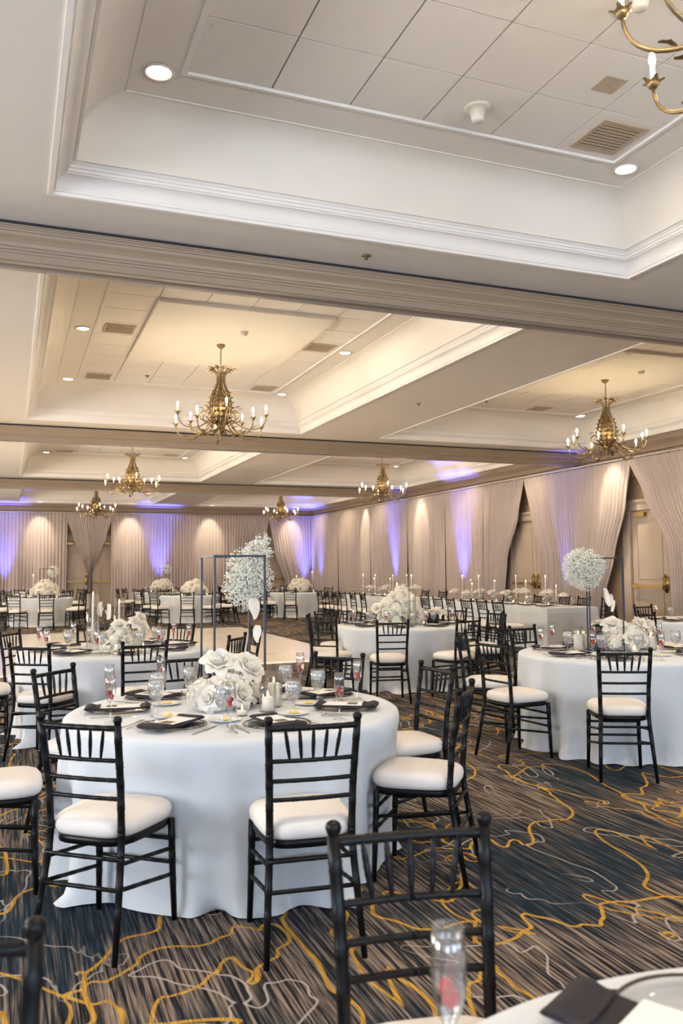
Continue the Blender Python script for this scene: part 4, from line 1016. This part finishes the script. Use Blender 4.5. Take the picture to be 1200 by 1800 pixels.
stand('small distant black frame stand on the far left table', (.95, 25.1), .30, .3); breath_cloud('distant dark round flower cloud at far left', (1.12, 25.2, 1.50), [(0, 0, 0, .17, 1)], 500, 71, r0=.012)
stand('small distant black frame stand on the rearmost middle table', (4.85, 29.1), .34, .2); breath_cloud('distant round flower cloud in front of the blue drape', (5.02, 29.1, 1.56), [(0, 0, 0, .15, 1), (.02, 0, -.1, .1, .4)], 500, 72, r0=.012)
# long tables: tapers and bud vases along the middle
VASE = (MB().lathe([(.0001, .001), (.028, .001), (.030, .05), (.014, .085), (.016, .105), (.013, .105), (.0001, .02)], 12).mesh('glass_vase', M['cglass']),)
for key, yy, nt, nv_ in (('L1', (12.95, 17.0), 8, 11), ('L2', (18.6, 22.4), 7, 9)):
    (cx, cy), nick = LONG[key]; rnd = random.Random(key)
    for k in range(nt):
        y = yy[0] + (yy[1] - yy[0]) * (k + .5) / nt
        taper('%s taper candle from the camera on %s' % ((ORD + ['eighth'])[k], nick), (cx + rnd.uniform(-.15, .15), y, TZ + .001), rnd.choice([.36, .44, .54]), .05, .48)
    for k in range(nv_):
        y = yy[0] + (yy[1] - yy[0]) * (k + .2) / nv_
        t = thing('bud_vase', 'bud vase of white roses, number %s from the near end of %s' % (['one', 'two', 'three', 'four', 'five', 'six', 'seven', 'eight', 'nine', 'ten', 'eleven', 'twelve', 'thirteen', 'fourteen'][k], nick), 'vase', (cx + rnd.uniform(-.20, .2), y + .05, TZ + .001), rnd.uniform(0, 6), 'rose bud vases on the long tables')
        put(VASE[0], 'glass_vase', t); hh = rnd.uniform(.15, .26)
        for q in range(rnd.choice([2, 3, 3])):
            a = q * 2.1 + rnd.uniform(0, 1); put(ROSE[q % 3], 'rose', t, (.045 * math.cos(a), .045 * math.sin(a), hh + .02 * q), a, 1.45)
        MB().tube([(0, 0, .02), (.01, 0, hh)], .003, 5).build('stem', M['stem'], t)
    for k in range(6):
        votive('%s votive candle from the camera on %s' % (ORD[k], nick), (cx + rnd.uniform(-.12, .12), yy[0] + (yy[1] - yy[0]) * (k + .8) / 6.2, TZ + .001))

# ------------------------------------------------------------------ chandeliers (local z = 0 at the height of the ceiling rose)
def leaf(mb, base, d, up, ln, wd, curl=1.2):
    d = Vector(d).normalized(); u = Vector(up).normalized(); s = d.cross(u).normalized(); B = Vector(base)
    def fn(a, t):
        w = wd * (math.sin(PI * min(1, .1 + .9 * t)) ** .8) * (1 + .28 * math.sin(t * 16)) * (a - .5) * 2
        c = curl * t
        return B + (d * math.sin(c) + u * math.cos(c) * .35 * (1 - t) + d * .3) * ln * t * .8 + u * (.25 * ln * math.sin(c * 1.4)) + s * w + u * (abs(a - .5) * wd * .8)
    mb.grid(fn, 2, 6)
CHM = {}
def bez(p0, p1, p2, p3, n=10):
    r = []
    for i in range(n + 1):
        t = i / n; m = 1 - t
        r.append(tuple(m**3*a + 3*m*m*t*b + 3*m*t*t*c + t**3*d for a, b, c, d in zip(p0, p1, p2, p3)))
    return r
def zb(z): return z if z > -.6 else -.6 + (z + .6) * 1.26
def chandelier_meshes():
    CHM['canopy'] = MB().lathe([(.062, 0), (.064, -.012), (.058, -.024), (.036, -.048), (.016, -.058), (.008, -.075), (.0001, -.075)], 20).mesh('canopy', M['gilt'])
    b = MB()
    for k in range(9):                      # chain links
        z0 = -.075 - k * .042; pts = [(.010 * math.cos(a) * (1 if k % 2 else 0), .010 * math.cos(a) * (0 if k % 2 else 1), z0 - .026 + .028 * math.sin(a)) for a in [TAU * q / 10 for q in range(11)]]
        b.tube(pts, .0035, 5, False)
    CHM['chain'] = b.mesh('chain', M['gilt'])
    # rib: slender strap from the flared crown through the waist round the pineapple-shaped body
    path = [(.185, -.400), (.150, -.385), (.105, -.400), (.070, -.440), (.055, -.500), (.058, -.570), (.090, -.650), (.135, -.730), (.160, -.810), (.158, -.890), (.135, -.960), (.095, -1.03), (.06, -1.09)]
    b = MB(); b.tube([(r, 0, zb(z)) for r, z in path], [.006, .008, .010, .0115, .012, .012, .012, .012, .012, .012, .011, .010, .008], 6)
    CHM['rib'] = b.mesh('rib', M['gilt'])
    b = MB(); leaf(b, (.135, 0, -.395), (1, 0, 0), (0, 0, 1), .11, .028, .9); leaf(b, (.12, .0, -.392), (.7, .7, 0), (0, 0, 1), .07, .020, .9); leaf(b, (.12, 0, -.392), (.7, -.7, 0), (0, 0, 1), .07, .020, .9)
    CHM['crown_leaf'] = b.mesh('crown_leaf', M['gilt'])
    b = MB()
    for z, r in ((-.68, .115), (-.74, .138), (-.80, .156), (-.86, .162), (-.92, .150), (-.98, .125)):
        leaf(b, (r, 0, zb(z) - .04), (1, 0, .2), (0, 0, 1), .062, .042, .6)
    CHM['body_leaf'] = b.mesh('body_leaf', M['gilt'])
    CHM['core'] = MB().lathe([(r_, zb(z_)) for r_, z_ in [(.0001, -.40), (.018, -.42), (.022, -.62), (.070, -.70), (.115, -.80), (.118, -.90), (.08, -1.0), (.05, -1.10), (.055, -1.14), (.03, -1.19), (.012, -1.21), (.018, -1.235), (.0001, -1.26)]], 14).mesh('core', M['gilt'])
    b = MB()
    for k in range(10):
        a = TAU * k / 10; leaf(b, (.05 * math.cos(a), .05 * math.sin(a), -1.22), (math.cos(a), math.sin(a), -.3), (0, 0, -1), .16, .040, .8)
    CHM['base_leaves'] = b.mesh('base_foliage', M['gilt'])
    for v, dz in ((0, -.235), (1, -.125)):
        # arm: leaves the body low, dips outwards, turns up into the candle cup
        pts = bez((.07, 0, -1.17), (.20, 0, -1.08), (.22, 0, -1.10 + dz), (.40, 0, -1.14 + dz), 8) + bez((.40, 0, -1.14 + dz), (.56, 0, -1.17 + dz), (.665, 0, -1.10 + dz), (.67, 0, -.965 + dz), 9)[1:]
        b = MB(); b.tube(pts, [.013 - .005 * i / len(pts) for i in range(len(pts))], 7)
        leaf(b, (.36, 0, -1.13 + dz), (1, 0, -.15), (0, 0, -1), .17, .026, .6); leaf(b, (.24, 0, -1.06 + dz), (1, .2, .1), (0, 0, 1), .12, .024, .8); leaf(b, (.46, 0, -1.15 + dz), (1, 0, .3), (0, 0, 1), .09, .020, .9)
        CHM['arm', v] = b.mesh('arm', M['gilt'])
        b = MB(); b.lathe([(.006, -.972), (.016, -.968), (.026, -.955), (.030, -.940), (.026, -.942), (.012, -.955)], 10, (.67, 0, dz), cap=False)
        for k in range(5):
            a = TAU * k / 5; leaf(b, (.67 + .014 * math.cos(a), .014 * math.sin(a), -.962 + dz), (math.cos(a), math.sin(a), .5), (0, 0, 1), .050, .015, .9)
        CHM['cup', v] = b.mesh('candle_cup', M['gilt'])
        CHM['sleeve', v] = MB().lathe([(.0115, -.955), (.0115, -.865), (.0001, -.864)], 9, (.67, 0, dz)).mesh('candle_sleeve', M['sleeve'])
        CHM['bulb', v] = MB().lathe([(.006, -.864), (.0145, -.845), (.0155, -.830), (.010, -.808), (.0001, -.790)], 8, (.67, 0, dz)).mesh('bulb', M['bulb'])
    sc = [(.06, 0, -1.20)] + [(.225 + .095 * math.cos(a) * (1 - .04 * i), 0, -1.06 + .095 * math.sin(a) * (1 - .04 * i)) for i, a in enumerate([-2.2 + .42 * q for q in range(16)])]
    b = MB(); b.tube(sc, .0085, 6); leaf(b, (.26, 0, -.97), (1, 0, 0), (0, 0, 1), .07, .02, 1); CHM['scroll'] = b.mesh('scroll', M['gilt'])
chandelier_meshes()
def chandelier(x, y, z, label, rz=0.0, lit=True):
    t = thing('chandelier', label, 'chandelier', (x, y, z), rz, 'gilt leaf chandeliers')
    put(CHM['canopy'], 'canopy', t); put(CHM['chain'], 'chain', t)
    bd = put(CHM['core'], 'body', t); put(CHM['base_leaves'], 'base_foliage', bd)
    for k in range(10):
        a = TAU * k / 10
        rb = put(CHM['rib'], 'rib', t, None, a + .15); put(CHM['crown_leaf'], 'crown_leaf', rb); put(CHM['body_leaf'], 'body_leaf', rb)
        v = k % 2; ar = put(CHM['arm', v], 'arm', t, None, a)
        put(CHM['cup', v], 'candle_cup', ar); put(CHM['sleeve', v], 'candle_sleeve', ar); put(CHM['bulb', v], 'bulb', ar)
        put(CHM['scroll'], 'scroll', t, None, a + .31)
    return t
ZP = ZT - .055
CHX = [(CX[0][0] + CX[0][1]) / 2, (CX[1][0] + CX[1][1]) / 2]
chandelier(CHX[0], CC[0], ZT - .01, 'nearest gilt chandelier, cut off by the top right picture corner', .55)
chandelier(CHX[1], CC[0], ZT - .01, 'gilt chandelier beyond the right picture edge, nearest bay', .3)  # out of view, added for its warm light on the nearest bay
chandelier(CHX[0], CC[1] + .05, ZP, 'large gilt chandelier in the second coffer, left of center', .2)
chandelier(CHX[1], CC[1] + .05, ZP, 'gilt chandelier at right, before the pale right wall drapes', .05)
chandelier(CHX[0], CC[2], ZP, 'gilt chandelier in the third coffer at left', .33)
chandelier(CHX[1], CC[2], ZP, 'gilt chandelier in the third coffer, right of center', .1)
chandelier(CHX[0], CC[3], ZP, 'small rearmost gilt chandelier at left', .4)
chandelier(CHX[1], CC[3], ZP, 'small rearmost gilt chandelier at center', .25)

# ------------------------------------------------------------------ recessed downlights
DL = (MB().lathe([(.105, -.004), (.108, -.010), (.088, -.010), (.080, .010), (.078, .012)], 28, cap=False).mesh('trim_ring', M['ring']),
      MB().lathe([(.079, -.0065), (.0001, -.0085)], 24).mesh('lens', M['lens']))
def spot_lamp(parent, energy, color, size, blend, radius, loc=(0, 0, 0), rot=(0, 0, 0), name='lamp'):
    l = bpy.data.lights.new(name, 'SPOT'); l.energy = energy; l.color = color; l.spot_size = size; l.spot_blend = blend; l.shadow_soft_size = radius
    o = bpy.data.objects.new(name, l); COL.objects.link(o); o.parent = parent; o.location = loc; o.rotation_euler = rot; return o
WARM = (1.0, .80, .56)
BAY = ['nearest', 'second', 'third', 'rearmost']
for ci in (0, 1):
    for k in range(4):  # downlights of the nearest right coffer are unseen, added for warm light
        for sx in (-1, 1):
            for jy, dy in enumerate((-3.28, 0, 3.28)):
                x = CHX[ci] + sx * 1.96; y = CC[k] + dy
                lab = 'recessed downlight at the %s %s of the %s %s coffer' % (['near', 'middle', 'far'][jy], 'left' if sx < 0 else 'right', BAY[k], ['left', 'right'][ci])
                t = thing('recessed_downlight', lab, 'downlight', (x, y, ZT - .0125), 0, 'recessed ceiling downlights')
                put(DL[0], 'trim_ring', t); put(DL[1], 'lens', t)
                spot_lamp(t, POW_DOWN * 10, WARM, math.radians(105), .7, .07, (0, 0, -.02))

# ------------------------------------------------------------------ ceiling fittings
def vent(x, y, label):
    t = thing('ceiling_vent', label, 'vent', (x, y, ZT - .006), 0, 'ceiling air vents')
    MB().box((-.19, -.19, -.006), (.19, .19, -.001)).build('backing', M['ventd'], t, False)
    f = MB()
    for a, b in (((-.21, -.21), (.21, -.18)), ((-.21, .18), (.21, .21)), ((-.21, -.18), (-.18, .18)), ((.18, -.18), (.21, .18))): f.box((a[0], a[1], -.012), (b[0], b[1], 0))
    f.build('frame', M['vent'], t, False)
    sl = MB().box((-.18, -.009, -.011), (.18, .009, -.007)).mesh('slat', M['vent'], False)
    for k in range(9): put(sl, 'slat', t, (0, -.16 + .04 * k, 0))
tx = lambda ci, q: CX[ci][0] + .815 + (q + .5) * (CX[ci][1] - CX[ci][0] - 1.63) / 6
ty = lambda k, r: CC[k] + CYH - .815 - (r + .5) * TS
vent(tx(0, 5), ty(0, 0), 'square brown vent in the far right tile of the nearest coffer')
vent(tx(0, 0), ty(1, 0), 'vent in the far left tile of the second left coffer')
vent(tx(0, 5), ty(1, 0), 'vent in the far right tile of the second left coffer')
vent(tx(0, 0), ty(1, 5), 'vent in the left middle tile of the second left coffer')
vent(tx(0, 5), ty(1, 5), 'vent in the right middle tile of the second left coffer')
vent(tx(1, 0), ty(1, 0), 'vent in the far left tile of the second right coffer')
vent(tx(1, 3) + .3, ty(1, 0), 'vent above the right chandelier in the second right coffer')
vent(tx(0, 0), ty(2, 0), 'vent in the far left tile of the third left coffer'); vent(tx(0, 5), ty(2, 0), 'vent in the far right tile of the third left coffer')
def cone(x, y, label):
    t = thing('ceiling_speaker', label, 'ceiling speaker', (x, y, ZT - .006), 0, 'cone-shaped ceiling speakers')
    MB().lathe([(.095, 0), (.098, -.006), (.09, -.014), (.066, -.018)], 24).build('flange', M['plastic'], t)
    MB().lathe([(.064, -.016), (.045, -.10), (.040, -.108), (.0001, -.11)], 24).build('cone', M['plastic'], t)
cone(tx(0, 3), ty(0, 0), 'cream cone-shaped speaker under the front tiles of the nearest coffer')
cone(tx(0, 3) + .25, ty(0, 2) - .2, 'cream cone-shaped speaker at the top picture edge')
def small(x, y, z, label, kind):
    if kind == 'detector':
        t = thing('smoke_detector', label, 'smoke detector', (x, y, z)); MB().lathe([(.06, 0), (.062, -.018), (.05, -.022)], 20).build('base', M['plastic'], t); MB().lathe([(.045, -.022), (.042, -.045), (.03, -.052), (.0001, -.053)], 20).build('sensor', M['plastic'], t)
    else:
        t = thing('sprinkler_head', label, 'sprinkler', (x, y, z)); MB().lathe([(.04, 0), (.042, -.006), (.012, -.010), (.010, -.03)], 14).build('escutcheon', M['gilt'], t); MB().lathe([(.0001, -.032), (.016, -.033), (.018, -.036), (.0001, -.038)], 12).build('deflector', M['gilt'], t)
small(CHX[0] + .15, CC[1] - .7, ZP, 'round cream smoke detector behind the large chandelier', 'detector')
small(CHX[1] + .15, CC[1] - .7, ZP, 'round cream smoke detector above the right chandelier', 'detector')
small(tx(0, 1) + .2, ty(1, 0) - .3, ZT - .006, 'small sprinkler head in the far tiles of the second left coffer', 'sprinkler')
small(tx(1, 1), ty(1, 0) - .3, ZT - .006, 'small sprinkler head in the far tiles of the second right coffer', 'sprinkler')
small(2.86, 6.6, ZC, 'small sprinkler plate on the flat ceiling before the first beam', 'sprinkler')
small(6.3, 12.4, ZC, 'small sprinkler plate on the ceiling strip between the chandeliers', 'sprinkler')
t = thing('access_plate', 'small beige plate on the ceiling tile beside the nearest chandelier', 'ceiling plate', (tx(0, 4) + .12, ty(0, 1) + .03, ZT - .006)); MB().box((-.09, -.09, -.004), (.09, .09, 0)).build('cover', M['vent'], t, False); MB().lathe([(.006, -.004), (.006, -.007), (.0001, -.007)], 8).build('screw', M['steel'], t)

# ------------------------------------------------------------------ drape lighting: blue floor uplights and ceiling wall washers
BLUE = (.12, .14, 1.0)
def uplight(x, y, wall, label, p=1.0):
    t = thing('floor_uplight', label, 'uplight', (x, y, 0), 0, 'blue floor uplights')
    MB().lathe([(.07, .0), (.075, .01), (.075, .16), (.068, .17), (.066, .13), (.0001, .13)], 16).build('can', M['blackm'], t)
    MB().lathe([(.0001, .135), (.064, .135)], 16).build('lens', M['uplens'], t)
    d = Vector((0, .055, 1)) if wall == 'far' else Vector((.055, 0, 1))
    spot_lamp(t, POW_UP * p, BLUE, math.radians(34), .9, .04, (0, 0, .18), d.to_track_quat('-Z', 'Y').to_euler())
M['uplens'] = mat('blue_lens', (.1, .12, .8), .4, emit=BLUE, estr=6)
for x, lab, p in ((-.25, 'blue uplight at the foot of the leftmost far drape', 1.1), (5.85, 'blue uplight at the foot of the middle far drape', 1.2), (12.35, 'blue uplight in the far right corner', 1.1)):
    uplight(x, YF - .66, 'far', lab, p)
for y, lab, p in ((34.6, 'blue uplight beside the far corner of the right wall', .7), (26.95, 'blue uplight below the narrow blue column of the right wall', 1.1), (22.1, 'blue uplight below the broad blue wash of the right wall', 1.0), (17.05, 'blue uplight below the drape between the right doors', .35)):
    uplight(XR - .66, y, 'right', lab, p)
def washer(x, y, wall, label, p=1.0):
    t = thing('wall_washer', label, 'spotlight', (x, y, ZT - .0125), 0, 'ceiling wall washers')
    put(DL[0], 'trim_ring', t); put(DL[1], 'lens', t)
    d = Vector((0, .62, -1)) if wall == 'far' else Vector((.48, 0, -1))
    spot_lamp(t, POW_WASH * p, (1, .86, .64), math.radians(34), .6, .03, (0, 0, -.03), d.to_track_quat('-Z', 'Y').to_euler())
for x, lab in ((1.05, 'ceiling washer over the far drape left of the doors'), (4.6, 'ceiling washer over the far drape right of the doors'), (8.0, 'ceiling washer over the middle far drape'), (11.7, 'ceiling washer over the far corner drape')):
    washer(x, 34.72, 'far', lab)
for y, lab in ((24.9, 'ceiling washer over the right wall drape with the pointed patch'), (15.3, 'ceiling washer over the drape left of the near doors'), (29.6, 'ceiling washer over the dim right wall drape')):
    washer(11.80, y, 'right', lab)
